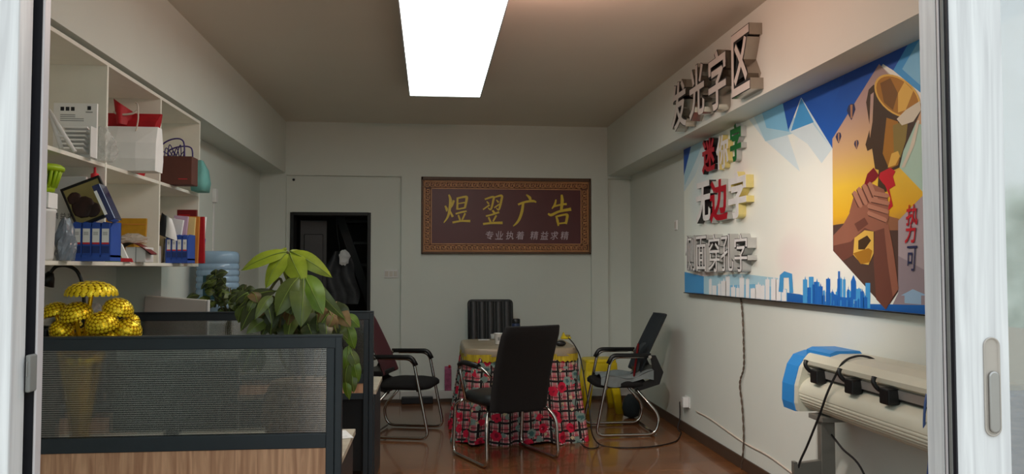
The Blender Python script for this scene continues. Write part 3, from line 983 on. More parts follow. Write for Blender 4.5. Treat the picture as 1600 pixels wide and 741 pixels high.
f = MB().box((-.06, -.012, 0), (.06, .012, .34), 'darkred_paper', .003).box((-.05, -.0128, .27), (.02, -.012, .31), 'red_paper')
tag(f.build('folder', None, (-1.53, 5.24, ZL + .001)), 'tall dark red folder standing behind the others in far bay', 'folder', 'folders standing in the far lower bay')
f = MB()
f.grid(lambda u, v: Vector((-.03 + .10 * u * (.4 + .6 * (1 - v)), -.02 - .02 * math.sin(u * 3), .13 * v ** .8 - .02 * u)), 8, 8, 'ink')
f.grid(lambda u, v: Vector((.0 + .09 * u * (.4 + .6 * (1 - v)), -.026 - .02 * math.sin(u * 3), .12 * v ** .8 - .02 * u)), 8, 8, 'paper')
tag(f.build('catalogue', None, (-1.55, 4.86, ZL + .165), (0, math.radians(10), 0)), 'black and white curling catalogue drooping over the far binders', 'catalogue')
rl = MB().tube([(0, 0, 0), (.022, 0, .30)], .008, 'paper', 8).tube([(.004, 0, .04), (.014, 0, .16)], .011, 'file_blue', 8).tube([(0, 0, 0), (.003, 0, .05)], .012, 'black_plastic', 8)
tag(rl.build('paper_roll', None, (-1.462, 5.32, ZL + .001)), 'thin white paper roll upright at the shelf end', 'paper roll')

# ------------------------------------------------------------------ desks and partitions
PX = -0.352
PZ = 1.110


def partition(y, x0, label, low, group='office partitions'):
    r = thing('office_partition', label, 'partition', ((x0 + PX) / 2, y, 0), 0, group)
    hw_ = (PX - x0) / 2
    t = .04
    zt, zg1, zg0, zb = PZ, PZ - .052, .718, .66
    MB().box((-hw_, 0, zt - .052), (hw_, t, zt), 'slate', .004).box((-hw_, -.004, zt - .006), (hw_, t + .004, zt + .003), 'slate', .002).build('top_rail', r)
    MB().box((-hw_ + .055, .002, zb), (hw_ - .062, t - .002, zg0), 'slate', .003).build('middle_rail', r)
    MB().box((-hw_, .001, .06), (-hw_ + .055, t - .001, zt - .05), 'slate', .003).build('stile', r)
    MB().box((hw_ - .062, .001, 0), (hw_ - .030, t - .001, zt - .05), 'slate', .003).build('stile', r)
    MB().box((hw_ - .029, -.002, 0), (hw_, t + .002, zt - .006), 'slate', .005).build('corner_post', r)
    MB().box((-hw_ + .055, .014, zg0), (hw_ - .062, .026, zg1), 'ribbed').build('ribbed_glass_pane', r)
    b = MB()
    b.box((-hw_ + .055, .008, low), (hw_ - .062, t - .008, zb), 'panel_wood')
    b.build('wood_panel', r)
    MB().box((-hw_ + .055, .003, .06 if low < .3 else low - .04), (hw_ - .062, t - .003, low), 'slate', .003).build('bottom_rail', r)
    return r


partition(3.30, -1.97, 'nearest dark grey partition with ribbed glass above wood panel', .12)
partition(5.12, -2.012, 'farther dark grey ribbed glass partition behind the leafy plant', .60)


def desk(y0, y1, x0, x1, z, label, kneehole=True):
    r = thing('office_desk', label, 'desk', ((x0 + x1) / 2, (y0 + y1) / 2, 0), 0, 'office desks behind the partitions')
    hx_, hy_ = (x1 - x0) / 2, (y1 - y0) / 2
    MB().box((-hx_, -hy_, z - .028), (hx_, hy_, z), 'desk_top', .003).build('desktop', r)
    MB().box((hx_ - .035, -hy_ + .01, 0), (hx_ - .01, hy_ - .02, z - .028), 'slate', .002).build('side_panel', r)
    MB().box((-hx_ + .01, -hy_ + .01, 0), (-hx_ + .035, hy_ - .02, z - .028), 'slate', .002).build('side_panel', r)
    MB().box((-hx_ + .035, -hy_ + .03, .1), (hx_ - .035, -hy_ + .045, z - .05), 'black_metal').build('modesty_panel', r)
    return r


DZ_ = .612
desk(3.345, 3.93, -1.95, -.352, DZ_, 'near beige topped desk behind the front partition')
desk(5.165, 5.80, -1.70, -.335, DZ_, 'far beige topped desk behind the second partition')
pp = MB().box((-.07, -.09, 0), (.07, .09, .002), 'paper').box((-.04, -.05, .002), (.05, .06, .0045), 'paper')
tag(pp.build('paper_sheets', None, (-.435, 3.78, DZ_ + .001), (0, 0, .3)), 'white sheets lying at the near desk corner', 'paper')

# black desktop monitor, its back to the glass
mo = thing('computer_monitor', 'black computer monitor turned away behind the ribbed glass', 'monitor', (-1.10, 3.62, DZ_ + .001))
MB().box((-.27, .0, .06), (.27, .03, .37), 'black_plastic', .008).box((-.2, -.035, .1), (.2, .0, .3), 'black_plastic', .02).build('housing', mo)
MB().box((-.255, .030, .08), (.255, .032, .355), 'navy_gloss').build('screen', mo)
MB().box((-.03, -.045, .0), (.03, -.02, .2), 'black_plastic', .005).build('neck', mo)
MB().lathe([(.11, 0), (.11, .008), (.03, .014)], 'black_plastic', (0, 0, 0)).build('foot', mo)
wl = MB().tube(smooth_path([(-.12, 0, .0), (-.11, 0, .035), (0, 0, .06), (.10, 0, .035), (.115, 0, .0)]), .004, 'cord_white', 6)
tag(wl.build('cable_loop', None, (-1.27, 3.42, DZ_ + .004)), 'white cable loop behind the front ribbed glass', 'cable')

# black speaker block at the far left
sp_ = MB().box((-.06, -.07, 0), (.06, .07, .52), 'black_plastic', .01)
sp_.lathe([(.03, 0), (.04, .004), (.04, .006)], 'black_metal', (0, 0, .52), n_=16)
tag(sp_.build('loudspeaker', None, (-1.63, 3.56, DZ_ + .001)), 'black upright speaker box at the left end behind the partition', 'loudspeaker')

# gooseneck lamp, black, arching at the far left below the shelf
gl_ = thing('gooseneck_lamp', 'black gooseneck desk lamp arching under the shelf at far left', 'desk lamp', (at(128, 470, Y=3.75).x, 3.75, DZ_ + .001))
q = Vector((at(128, 470, Y=3.75).x, 3.75, DZ_))
gp = [at(px, py, Y=3.75) - q for px, py in ((131, 500), (131, 468), (129, 445), (120, 424), (105, 416), (88, 417), (78, 428))]
MB().tube(smooth_path([Vector((gp[0].x, 0, .02))] + gp), .008, 'black_plastic', 8).build('gooseneck', gl_)
e0, e1 = gp[-1], at(71, 446, Y=3.75) - q
MB().tube([e0 + Vector((.004, 0, .006)), e0.lerp(e1, .3), e1], [.012, .026, .036], 'black_plastic', 14).build('lamp_head', gl_)
MB().lathe([(.07, 0), (.07, .012), (.02, .022), (.012, .03)], 'black_plastic', (gp[0].x, 0, 0)).build('base', gl_)

# golden fortune tree of sequin caps in a fluted gold vase
gt = thing('gold_tree_ornament', 'shiny gold sequin tree ornament standing at the front partition', 'ornament', (at(126, 600, Y=3.50).x, 3.50, DZ_ + .001))
g0 = Vector((at(126, 600, Y=3.50).x, 3.50, DZ_ + .001))
zv = at(126, 540, Y=3.5).z - g0.z
b = MB()
N = 20


def flute(r, z):
    return [Vector(((r * (1 + .06 * math.cos(10 * a))) * math.cos(a), (r * (1 + .06 * math.cos(10 * a))) * math.sin(a), z)) for a in [2 * PI * i / 60 for i in range(60)]]


b.ring_loft([flute(.04, 0), flute(.042, .01), flute(.034, .02), flute(.036, .1), flute(.052, .22), flute(.075, .36), flute(.092, zv + .01), flute(.07, zv + .01)], 'gold')
b.build('vase', gt)


def gold_cap(c, rx, rz, tilt, name='sequin_cap', rows=6):
    """a domed cap of overlapping round sequins"""
    b = MB()
    R = Euler(tilt).to_matrix()
    c = Vector(c)
    rings = []
    for i in range(7):
        a = (PI / 2) * (i / 6) * .98
        rings.append([c + R @ Vector((rx * math.cos(a) * math.cos(2 * PI * k / 20), rx * math.cos(a) * math.sin(2 * PI * k / 20), rz * math.sin(a))) for k in range(20)])
    rings.insert(0, [c + R @ Vector((rx * .55 * math.cos(2 * PI * k / 20), rx * .55 * math.sin(2 * PI * k / 20), -rz * .12)) for k in range(20)])
    b.ring_loft(rings, 'gold')
    for i in range(rows):
        a = (PI / 2) * (i + .15) / rows
        n_ = max(5, int(26 * math.cos(a)))
        for k in range(n_):
            th = 2 * PI * (k + .5 * (i % 2)) / n_
            p = Vector((rx * math.cos(a) * math.cos(th), rx * math.cos(a) * math.sin(th), rz * math.sin(a)))
            nn = Vector((p.x / rx ** 2, p.y / rx ** 2, p.z / rz ** 2)).normalized()
            tx = Vector((-math.sin(th), math.cos(th), 0)); ty = nn.cross(tx)
            nn2 = (nn - ty * .35).normalized()
            s = rx * .125
            p = p + nn * .002
            ring0 = [c + R @ (p + tx * (s * math.cos(q_)) + ty * (s * 1.0 * math.sin(q_)) + nn2 * (.001)) for q_ in [2 * PI * j / 6 for j in range(6)]]
            ctr = c + R @ (p + nn2 * s * .35)
            vs = [b.bm.verts.new(v) for v in ring0]; vc = b.bm.verts.new(ctr)
            fs = [b.bm.faces.new((vs[j], vs[(j + 1) % 6], vc)) for j in range(6)]
            b._set(fs, 'gold_bright', False)
    return b.build(name, gt)


caps = [(143, 460, .0, .096, .052, (0, 0, 0)), (88, 492, .02, .056, .05, (0, -.25, 0)), (120, 494, -.04, .060, .055, (.3, -.15, 0)), (184, 486, -.01, .058, .05, (.2, .3, 0)),
        (160, 508, -.06, .060, .052, (.45, .0, 0)), (197, 520, .0, .058, .060, (.3, .5, 0)), (98, 522, -.05, .042, .058, (.5, -.5, 0)), (112, 512, .06, .04, .04, (.3, -.3, 0)),
        (166, 534, -.055, .050, .04, (.5, .2, 0)), (204, 506, .06, .035, .04, (0, .3, 0)), (140, 530, .05, .06, .05, (.3, 0, 0))]
for px, py, dy, rx, rz, tl in caps:
    c = at(px, py, Y=3.50 + dy) - g0
    gold_cap(c, rx, rz, tl)
b = MB()
for px, py, dy, rx, rz, tl in caps:
    c = at(px, py, Y=3.50 + dy) - g0
    b.tube(smooth_path([(0, 0, zv - .04), (c.x * .35, c.y * .3, zv + .03), (c.x * .8, c.y * .8, max(c.z - .05, zv + .0)), (c.x, c.y, c.z - .0)]), [.012, .011, .011, .01, .01, .01, .01, .01, .009, .009, .009, .009, .009, .009, .009, .009, .009, .009, .009, .009, .009, .009, .009, .009, .006], 'gold', 7)
b.build('branches', gt)
b = MB()
for k in range(8):
    a = 2 * PI * k / 8 + .2
    b.grid(lambda u, v: Vector(((.02 + .07 * v) * math.cos(a) + (u - .5) * .028 * (1 - v) * -math.sin(a), (.02 + .07 * v) * math.sin(a) + (u - .5) * .028 * (1 - v) * math.cos(a), zv - .0 + .085 * v - .04 * v * v)), 2, 5, 'gold_bright')
b.build('gold_leaves', gt)
# ------------------------------------------------------------------ things at the second desk and against the pier
# all-in-one screen seen from behind, tilted
aio = thing('computer_monitor', 'pale grey all in one screen tilted behind the far partition', 'monitor', (-1.62, 5.36, DZ_ + .001), rz=math.radians(-6))
MB().box((-.21, -.012, .14), (.19, .012, .585), 'offwhite_plastic', .006, rot=(math.radians(8), math.radians(4.2), 0), pivot=(0, 0, .3)).build('housing', aio)
MB().box((-.20, .013, .15), (.18, .015, .575), 'navy_gloss', rot=(math.radians(8), math.radians(4.2), 0), pivot=(0, 0, .3)).build('screen', aio)
MB().box((.190, -.014, .14), (.204, .014, .585), 'white_plastic', .004, rot=(math.radians(8), math.radians(4.2), 0), pivot=(0, 0, .3)).build('edge_strip', aio)
MB().box((-.04, -.05, .0), (.04, -.025, .3), 'offwhite_plastic', .006).box((-.12, -.13, 0), (.12, .06, .012), 'offwhite_plastic', .004).build('stand', aio)
# clear film bits and dark wedge left of it
film_bag('film_sleeve', 'shiny clear film sleeve lying left of the pale screen', (0, 0, 0), (.10, .08, .07), 'clear_film', 21)
bpy.data.objects['film_sleeve'].location = (at(206, 480, Y=4.6).x, 4.6, 1.12)
bx_ = MB().box((-.12, -.11, 0), (.12, .11, .46), 'black_plastic', .01).box((-.09, -.111, .05), (.09, -.109, .4), 'ink')
tag(bx_.build('printer', None, (-1.87, 4.62, DZ_ + .045)), 'black printer tower beside the gold ornament behind the glass', 'printer')
bpy.data.objects['film_sleeve'].location = (-1.82, 4.60, DZ_ + .507)
sh = MB().box((-.25, -.2, 0), (.25, .2, DZ_ + .043), 'slate', .004).box((-.23, -.203, .05), (.23, -.199, .3), 'panel_wood').box((-.23, -.203, .33), (.23, -.199, .6), 'panel_wood')
tag(sh.build('filing_cabinet', None, (-1.755, 4.62, 0)), 'low grey filing cabinet under the black printer by left wall', 'cabinet')

# water dispenser with a blue bottle
wdp = thing('water_dispenser', 'white water dispenser against the left pier carrying a blue bottle', 'water dispenser', (-1.545, 6.05, 0))
MB().box((-.15, -.15, 0), (.15, .15, 1.0), 'white_plastic', .012).build('cabinet', wdp)
MB().box((-.13, -.158, .62), (.13, -.15, .9), 'offwhite_plastic', .006).build('tap_panel', wdp)
for sx in (-.05, .05):
    MB().tube([(sx, -.155, .78), (sx, -.19, .78), (sx, -.195, .74)], .012, 'file_blue' if sx < 0 else 'red_print', 8).build('tap', wdp)
MB().box((-.1, -.2, .6), (.1, -.15, .63), 'paper_grey', .003).build('drip_tray', wdp)
wbt = thing('water_bottle', 'blue ribbed water bottle upside down on the dispenser', 'water bottle', (-1.545, 6.05, 1.001))
prof = [(.03, 0), (.04, .03), (.13, .09)]
z = .10
for k in range(7):
    prof += [(.148, z), (.150, z + .008), (.150, z + .03), (.144, z + .036), (.144, z + .042)]
    z += .046
prof += [(.150, z), (.150, z + .05), (.142, z + .075), (.12, z + .085), (.02, z + .088)]
b = MB()
rings = []
for r, zz in prof:
    rings.append([Vector(((r * (1 + (.012 * math.cos(24 * a) if .1 < zz < .4 else 0))) * math.cos(a), (r * (1 + (.012 * math.cos(24 * a) if .1 < zz < .4 else 0))) * math.sin(a), zz)) for a in [2 * PI * i / 72 for i in range(72)]])
b.ring_loft(rings, 'water_blue')
b.build('bottle', wbt)
b = MB()
b.grid(lambda u, v: Vector((.1535 * math.cos(-PI / 2 - .45 + .95 * u), .1535 * math.sin(-PI / 2 - .45 + .95 * u), .16 + .17 * v)), 10, 2, 'label_teal')
b.grid(lambda u, v: Vector((.1545 * math.cos(-PI / 2 + .22 + .16 * u), .1545 * math.sin(-PI / 2 + .22 + .16 * u), .25 + .05 * v)), 4, 1, 'paper')
b.build('label', wbt)


# ------------------------------------------------------------------ plants
def leaf(b, base, tip, width, m, droop=.1, nrm=(0, -1, .4), fold=.18, nu=10, shape=.42, wave=.0, seed=0):
    base, tip = Vector(base), Vector(tip)
    d = tip - base
    L = d.length
    t = d.normalized()
    nn = Vector(nrm); nn = (nn - t * nn.dot(t)).normalized()
    s = t.cross(nn).normalized()
    ph = seed * 1.7

    def f(u, v):
        w = width * .5 * (math.sin(PI * u ** (math.log(.5) / math.log(shape))) ** .8 if 0 < u < 1 else 0.0)
        x = (v - .5) * 2
        q = base + d * u + nn * (droop * L * math.sin(PI * u)) + s * (w * x) - nn * (fold * w * abs(x)) * 1.0
        q += nn * (wave * w * math.sin(u * 9 + ph + 2 * x))
        return q
    b.grid(f, nu, 6, m)
    pts = [f(i / 8, .5) + nn * .0008 for i in range(9)]
    b.tube(pts, [max(.0016, .003 * (1 - i / 9)) for i in range(9)], 'leaf_vein', 4)


mp_y = 3.62
mp = thing('money_tree_plant', 'potted money tree with drooping pale green leaves rising above partition', 'potted plant', (-.555, mp_y, DZ_ + .001))
mo_ = Vector((-.555, mp_y, DZ_ + .001))
PP = lambda px, py, dy=0.0: at(px, py, Y=mp_y + dy) - mo_
# woven pot
pt = MB()
rings = []
for i in range(25):
    t = i / 24
    r = .115 + .052 * math.sin(PI * (.12 + .76 * t))
    rings.append([Vector(((r + .004 * (1 if (k // 2 + i) % 2 else -1)) * math.cos(2 * PI * k / 64), (r + .004 * (1 if (k // 2 + i) % 2 else -1)) * math.sin(2 * PI * k / 64), .275 * t)) for k in range(64)])
rings.append([v * .93 + Vector((0, 0, .27 * .07)) for v in rings[-1]])
pt.ring_loft(rings, 'wicker')
pt.build('woven_pot', mp)
MB().lathe([(.11, .262), (.08, .270), (.01, .274)], 'soil').build('soil', mp)
b = MB()
top1, top2 = PP(450, 393), PP(473, 430, -.06)
b.tube(smooth_path([(0, .02, .27), (-.03, .02, .45), PP(452, 440), top1]), .008, 'stem', 8)
b.tube(smooth_path([(.01, -.02, .27), (.0, -.02, .42), PP(470, 460, -.02), top2]), .007, 'stem', 8)
b.tube(smooth_path([(-.02, 0, .27), (-.1, .0, .40), PP(440, 440), PP(420, 456)]), .006, 'stem', 8)
b.build('stem', mp)
cl = []
# pale top whorl
cl += [(450, 393, 377, 423, .075, 'leaf_bright', .10, 0, -.02), (449, 394, 415, 451, .085, 'leaf_bright', .10, 0, -.07), (451, 394, 452, 446, .06, 'leaf_bright', .10, 0, .05),
       (452, 394, 476, 446, .105, 'leaf_bright', .12, 0, -.09), (454, 393, 519, 434, .075, 'leaf_bright', .16, 0, -.02), (452, 392, 488, 404, .03, 'leaf_bright', .12, .03, .08), (448, 391, 432, 398, .04, 'leaf_bright', .1, .03, .10)]
# olive second whorl
cl += [(472, 429, 432, 494, .115, 'leaf_olive', .14, -.06, -.10), (474, 429, 470, 512, .11, 'leaf_olive', .12, -.06, -.13), (475, 429, 505, 492, .105, 'leaf_vine', .14, -.06, -.10),
       (476, 429, 540, 500, .06, 'leaf_olive', .14, -.06, -.02), (473, 431, 448, 478, .08, 'leaf_olive', .1, -.06, .0)]
# lower left dark leaves
cl += [(432, 455, 372, 482, .065, 'leaf_dark', .2, 0, -.04), (420, 460, 376, 518, .085, 'leaf_dark', .15, -.02, -.08), (425, 462, 398, 500, .05, 'leaf_olive', .2, -.05, -.10),
       (412, 470, 425, 508, .05, 'leaf_dark', .2, -.05, -.1), (415, 500, 385, 522, .06, 'leaf_olive', .15, -.06, -.08), (440, 470, 408, 528, .07, 'leaf_dark', .15, .0, -.06)]
rnd = random.Random(4)
for i in range(14):
    px0 = rnd.uniform(378, 425); py0 = rnd.uniform(455, 500)
    cl.append((px0, py0, px0 + rnd.uniform(-22, 16), py0 + rnd.uniform(12, 30), rnd.uniform(.035, .06), rnd.choice(['leaf_dark', 'leaf_olive', 'leaf_brown']), rnd.uniform(.1, .25), rnd.uniform(-.10, .02), rnd.uniform(-.06, .03)))
for i in range(44):
    px0 = rnd.uniform(412, 532); py0 = rnd.uniform(466, 508)
    px1 = px0 + rnd.uniform(-32, 32); py1 = py0 + rnd.uniform(18, 45)
    cl.append((px0, py0, px1, min(py1, 535), rnd.uniform(.055, .085), rnd.choice(['leaf_dark', 'leaf_dark', 'leaf_olive', 'leaf_brown']), rnd.uniform(.1, .25), rnd.uniform(-.08, .10), rnd.uniform(-.1, .03)))
# withered bits at right
for i in range(10):
    px0 = rnd.uniform(500, 530); py0 = rnd.uniform(470, 492)
    cl.append((px0, py0, px0 + rnd.uniform(-18, 22), py0 + rnd.uniform(16, 40), rnd.uniform(.02, .045), rnd.choice(['leaf_brown', 'leaf_brown', 'leaf_olive']), .2, rnd.uniform(-.08, 0), -.04))
# hanging vine at the right edge
for px0, py0, px1, py1, w_, m_ in ((532, 482, 540, 510, .045, 'leaf_olive'), (540, 492, 562, 512, .055, 'leaf_vine'), (541, 505, 554, 546, .06, 'leaf_vine'), (546, 500, 538, 530, .05, 'leaf_vine'), (545, 540, 538, 580, .05, 'leaf_vine'),
                              (545, 545, 560, 580, .05, 'leaf_olive'), (552, 560, 560, 598, .055, 'leaf_vine'), (545, 565, 540, 605, .05, 'leaf_olive'), (550, 580, 553, 614, .045, 'leaf_olive'), (541, 590, 546, 625, .04, 'leaf_vine')):
    cl.append((px0, py0, px1, py1, w_, m_, .15, .02, .0))
cl.append((395, 545, 380, 582, .10, 'leaf_dark', .1, .05, .0)); cl.append((400, 540, 405, 584, .08, 'leaf_dark', .1, .05, .02))
for i, (x0, y0, x1, y1, w_, m_, dr, dy, dt) in enumerate(cl):
    b = MB()
    a = PP(x0, y0, dy); t_ = PP(x1, y1, dy + dt)
    leaf(b, a, t_, w_, m_, dr, (rnd.uniform(-.4, .4), -1, rnd.uniform(.3, .9)), rnd.uniform(.1, .3), seed=i, wave=.06)
    b.build('leaf', mp, fix=False)
b = MB()
b.tube(smooth_path([(.08, .02, .27), (.12, .03, .36), PP(535, 480, .02), PP(548, 520, .02), PP(551, 580, .02), PP(548, 615, .02)]), .004, 'stem', 6)
for x0, y0, x1, y1 in ((420, 456, 395, 472), (432, 455, 470, 443), (440, 470, 420, 460)):
    b.tube([PP(x0, y0), PP(x1, y1)], .004, 'stem', 6)
for i in range(12):
    b.tube(smooth_path([(.05, 0, .27), PP(505 + rnd.uniform(-10, 10), 490, rnd.uniform(-.08, 0)), PP(500 + rnd.uniform(-5, 35), 475 + rnd.uniform(-5, 25), rnd.uniform(-.08, 0))]), .0022, 'leaf_brown', 4)
b.build('vine_stem', mp)

# small leafy plant in front of the water bottle
sp2 = thing('potted_plant', 'small dark leafy plant in front of the blue water bottle', 'potted plant', (-1.33, 5.55, DZ_ + .001))
so = Vector((-1.33, 5.55, DZ_ + .001))
SPt = lambda px, py, dy=0: at(px, py, Y=5.55 + dy) - so
MB().lathe([(.075, 0), (.08, .01), (.105, .2), (.112, .205), (.112, .22), (.1, .22), (.095, .19)], 'offwhite_plastic').build('pot', sp2)
MB().lathe([(.098, .19), (.05, .2), (.002, .203)], 'soil').build('soil', sp2)
b = MB()
for px, py in ((340, 430), (333, 460), (360, 450), (385, 445), (395, 460), (350, 470)):
    b.tube(smooth_path([(0, 0, .2), (rnd.uniform(-.03, .03), 0, .4), SPt(px, py)]), .005, 'stem', 6)
b.build('stem', sp2)
b2 = []
for i in range(96):
    if i < 60:
        px, py = rnd.gauss(350, 13), rnd.uniform(428, 484)
        if py < 455: px = rnd.gauss(339, 5)
    else:
        px, py = rnd.gauss(384, 8), rnd.uniform(448, 486)
    dy = rnd.uniform(-.08, .08)
    a = SPt(px, py, dy); t_ = a + Vector((rnd.uniform(-.08, .08), rnd.uniform(-.06, .03), rnd.uniform(-.08, .05)))
    b = MB()
    leaf(b, a, t_, rnd.uniform(.045, .075), rnd.choice(['leaf_dark', 'leaf_dark', 'leaf_olive']), .2, (rnd.uniform(-.5, .5), -1, .5), .2, nu=6)
    b.build('leaf', sp2, fix=False)

# ------------------------------------------------------------------ chairs
def rrect(w, d, r, z, n_=5, cx=0, cy=0):
    pts = []
    for sx, sy, a0 in ((1, 1, 0), (-1, 1, PI / 2), (-1, -1, PI), (1, -1, 3 * PI / 2)):
        for i in range(n_ + 1):
            a = a0 + PI / 2 * i / n_
            pts.append(Vector((cx + sx * (w / 2 - r) + r * math.cos(a), cy + sy * (d / 2 - r) + r * math.sin(a), z)))
    return pts


def cushion(b, w, d, r, z0, z1, m, cy=0, dome=.012):
    h = z1 - z0
    b.ring_loft([rrect(w * .9, d * .9, r, z0, cy=cy), rrect(w, d, r, z0 + h * .25, cy=cy), rrect(w, d, r, z0 + h * .65, cy=cy), rrect(w * .94, d * .94, r, z1 - .004, cy=cy), rrect(w * .6, d * .6, r * .6, z1 + dome * .7, cy=cy), rrect(w * .2, d * .2, r * .2, z1 + dome, cy=cy)], m)


def back_shell(b, z0, z1, y0, y1, w0, w1, th, m, crv=.04, n_=10, top_dip=0.0, yfun=None):
    """a curved, tapered upholstered backrest"""
    def ring(t):
        z = z0 + (z1 - z0) * t
        y = y0 + (y1 - y0) * t if yfun is None else yfun(t)
        w = (w0 + (w1 - w0) * t) / 2
        if t > .93: w *= 1 - .06 * ((t - .93) / .07) ** 2
        pts = []
        K = 12
        for i in range(K + 1):
            x = -w + 2 * w * i / K
            e = 1 - abs(2 * i / K - 1) ** 6
            pts.append(Vector((x, y - crv * (1 - (x / w) ** 2) - th * .5 * e, z)))
        for i in range(K + 1):
            x = w - 2 * w * i / K
            e = 1 - abs(2 * i / K - 1) ** 6
            pts.append(Vector((x, y - crv * (1 - (x / w) ** 2) + th * .5 * e, z)))
        return pts
    rings = [ring(i / n_) for i in range(n_ + 1)]
    a = [Vector((p.x * .96, p.y, p.z - .012)) for p in rings[0]]; z_ = [Vector((p.x * .97, p.y, p.z + .010)) for p in rings[-1]]
    b.ring_loft([a] + rings + [z_], m)


def visitor_chair(name, label, loc, rz, back_m, frame_m='chrome', maroon=False):
    """cantilever chair with arms running on into the sled; faces +Y"""
    r = thing(name, label, 'chair', loc, rz, 'visitor chairs at the table')
    b = MB(); cushion(b, .47, .45, .12, .395, .455, 'black_fabric', cy=.02, dome=.02); b.build('seat', r)
    for sx in (-1, 1):
        x = sx * .262
        b = MB()
        pts = fillet([(x, -.15, .655), (x, .12, .655), (x, .25, .02), (x, -.25, .02), (x * .98, -.285, .17), (x * .8, -.10, .385)], .07)
        b.tube(pts, .0125, frame_m, 10)
        b.build('sled_frame', r)
        b = MB()
        b.tube(fillet([(x, -.21, .665), (x, .11, .668), (x, .145, .60)], .05), .019, 'black_plastic', 10)
        b.build('armrest', r)
    for w_, y_, z_ in ((.20, -.10, .385), (.255, .155, .40), (.258, -.25, .02)):
        b = MB(); b.tube([(-w_, y_, z_), (w_, y_, z_)], .011, frame_m, 8); b.build('cross_tube', r)
    b = MB()
    back_shell(b, .52, .985, -.245, -.34, .43, .40, .03, back_m, .035, yfun=lambda t: -.14 - .22 * t ** 1.1)
    b.build('backrest', r)
    b = MB()
    for sx in (-1, 1):
        b.prism([Vector((sx * .19, -.10, .36)), Vector((sx * .19, -.30, .42)), Vector((sx * .19, -.335, .52)), Vector((sx * .19, -.27, .66)), Vector((sx * .19, -.225, .66)), Vector((sx * .19, -.25, .52)), Vector((sx * .19, -.22, .46)), Vector((sx * .19, -.08, .40))], (sx * .018, 0, 0), 'black_plastic')
    b.box((-.2, -.33, .50), (.2, -.15, .54), 'black_plastic', .008)
    b.build('back_bracket', r)
    for sx in (-1, 1):
        b = MB(); b.tube([(sx * .19, -.20, .655), (sx * .285, -.20, .655)], .014, 'chrome', 10); b.build('arm_joint', r)
    return r


visitor_chair('visitor_chair', 'black mesh chair at the right of table facing left', (1.60, 6.735, 0), math.radians(90), 'slate_mesh')
visitor_chair('visitor_chair', 'chair with maroon back and black arms beside the far partition', (-.185, 6.80, 0), math.radians(-104), 'maroon_mesh')

# front chair, its back towards the street
fc = thing('conference_chair', 'black padded chair with its back to the door before the table', 'chair', (.555, 5.90, 0), math.radians(23))
b = MB(); cushion(b, .50, .46, .10, .40, .475, 'black_leather', cy=.03, dome=.02); b.build('seat', fc)
b = MB()
back_shell(b, .385, .975, -.20, -.34, .47, .47, .055, 'black_fabric', .045, yfun=lambda t: -.20 - .09 * t - .11 * t * t)
b.build('backrest', fc)
for sx in (-1, 1):
    x = sx * .29
    b = MB()
    b.tube(fillet([(sx * .235, .20, .41), (x, .25, .38), (x, .28, .014), (x, -.27, .014), (x * .98, -.25, .30), (sx * .215, -.15, .41)], .06), .0125, 'chrome', 10)
    b.build('sled_leg', fc)
    b = MB()
    b.tube(fillet([(sx * .225, -.215, .62), (sx * .275, -.16, .68), (sx * .285, .12, .69), (sx * .285, .19, .66), (sx * .26, .13, .42)], .05), .012, 'chrome', 10)
    b.build('arm_tube', fc)
    b = MB(); b.tube(fillet([(sx * .278, -.12, .688), (sx * .285, .12, .695), (sx * .285, .185, .672)], .04), .02, 'black_plastic', 10); b.build('armrest', fc)
for y_ in (.18, -.14):
    b = MB(); b.tube([(-.23, y_, .40), (.23, y_, .40)], .011, 'chrome', 8); b.build('cross_tube', fc)

# leather chair behind the table
lc = thing('executive_chair', 'black leather chair with vertical channels behind the table', 'chair', (.615, 7.90, 0), PI)
b = MB(); cushion(b, .50, .48, .10, .42, .52, 'black_leather', cy=.03, dome=.02); b.build('seat', lc)
b = MB()
NCH = 5


def chan(u, v):
    x = (u - .5) * .425
    t = v
    y = -.17 - .10 * t + .018 * abs(math.sin(PI * NCH * u)) ** .6
    return Vector((x, y, .48 + .565 * t))


b.grid(chan, 50, 10, 'black_leather')
b.grid(lambda u, v: Vector(((u - .5) * .425, -.205 - .10 * v, .48 + .565 * v)), 6, 6, 'black_leather')
b.build('channelled_back', lc)
b = MB()
b.tube(fillet([(-.215, -.185, .48), (-.218, -.29, 1.05), (.218, -.29, 1.05), (.215, -.185, .48)], .03), .016, 'black_leather', 10)
b.build('back_frame', lc)
for sx in (-1, 1):
    b = MB(); b.tube(fillet([(sx * .22, -.2, .64), (sx * .27, -.1, .66), (sx * .27, .18, .66), (sx * .27, .22, .02), (sx * .27, -.24, .02)], .06), .013, 'chrome', 8); b.build('sled_frame', lc)
b = MB(); b.tube([(-.27, -.24, .02), (.27, -.24, .02)], .012, 'chrome', 8); b.tube([(-.27, .16, .41), (.27, .16, .41)], .012, 'chrome', 8); b.box((-.2, -.15, .405), (.2, .2, .425), 'black_plastic', .004); b.build('under_frame', lc)

# ------------------------------------------------------------------ the table
TC = Vector((.735, 6.80, 0)); TW, TZ = .90, .745
tbl = thing('square_table', 'square table standing mostly hidden under its flowered cover', 'table', TC)
MB().box((-.42, -.42, TZ - .03), (.42, .42, TZ - .004), 'dark_wood', .006).build('tabletop', tbl)
for sx in (-1, 1):
    for sy in (-1, 1):
        MB().box((sx * .36 - .025, sy * .36 - .025, 0), (sx * .36 + .025, sy * .36 + .025, TZ - .03), 'dark_wood', .004).build('leg', tbl)
tc_ = thing('table_cover', 'brown satin table cover with yellow fringe and pink flowered plaid skirt', 'tablecloth', TC)


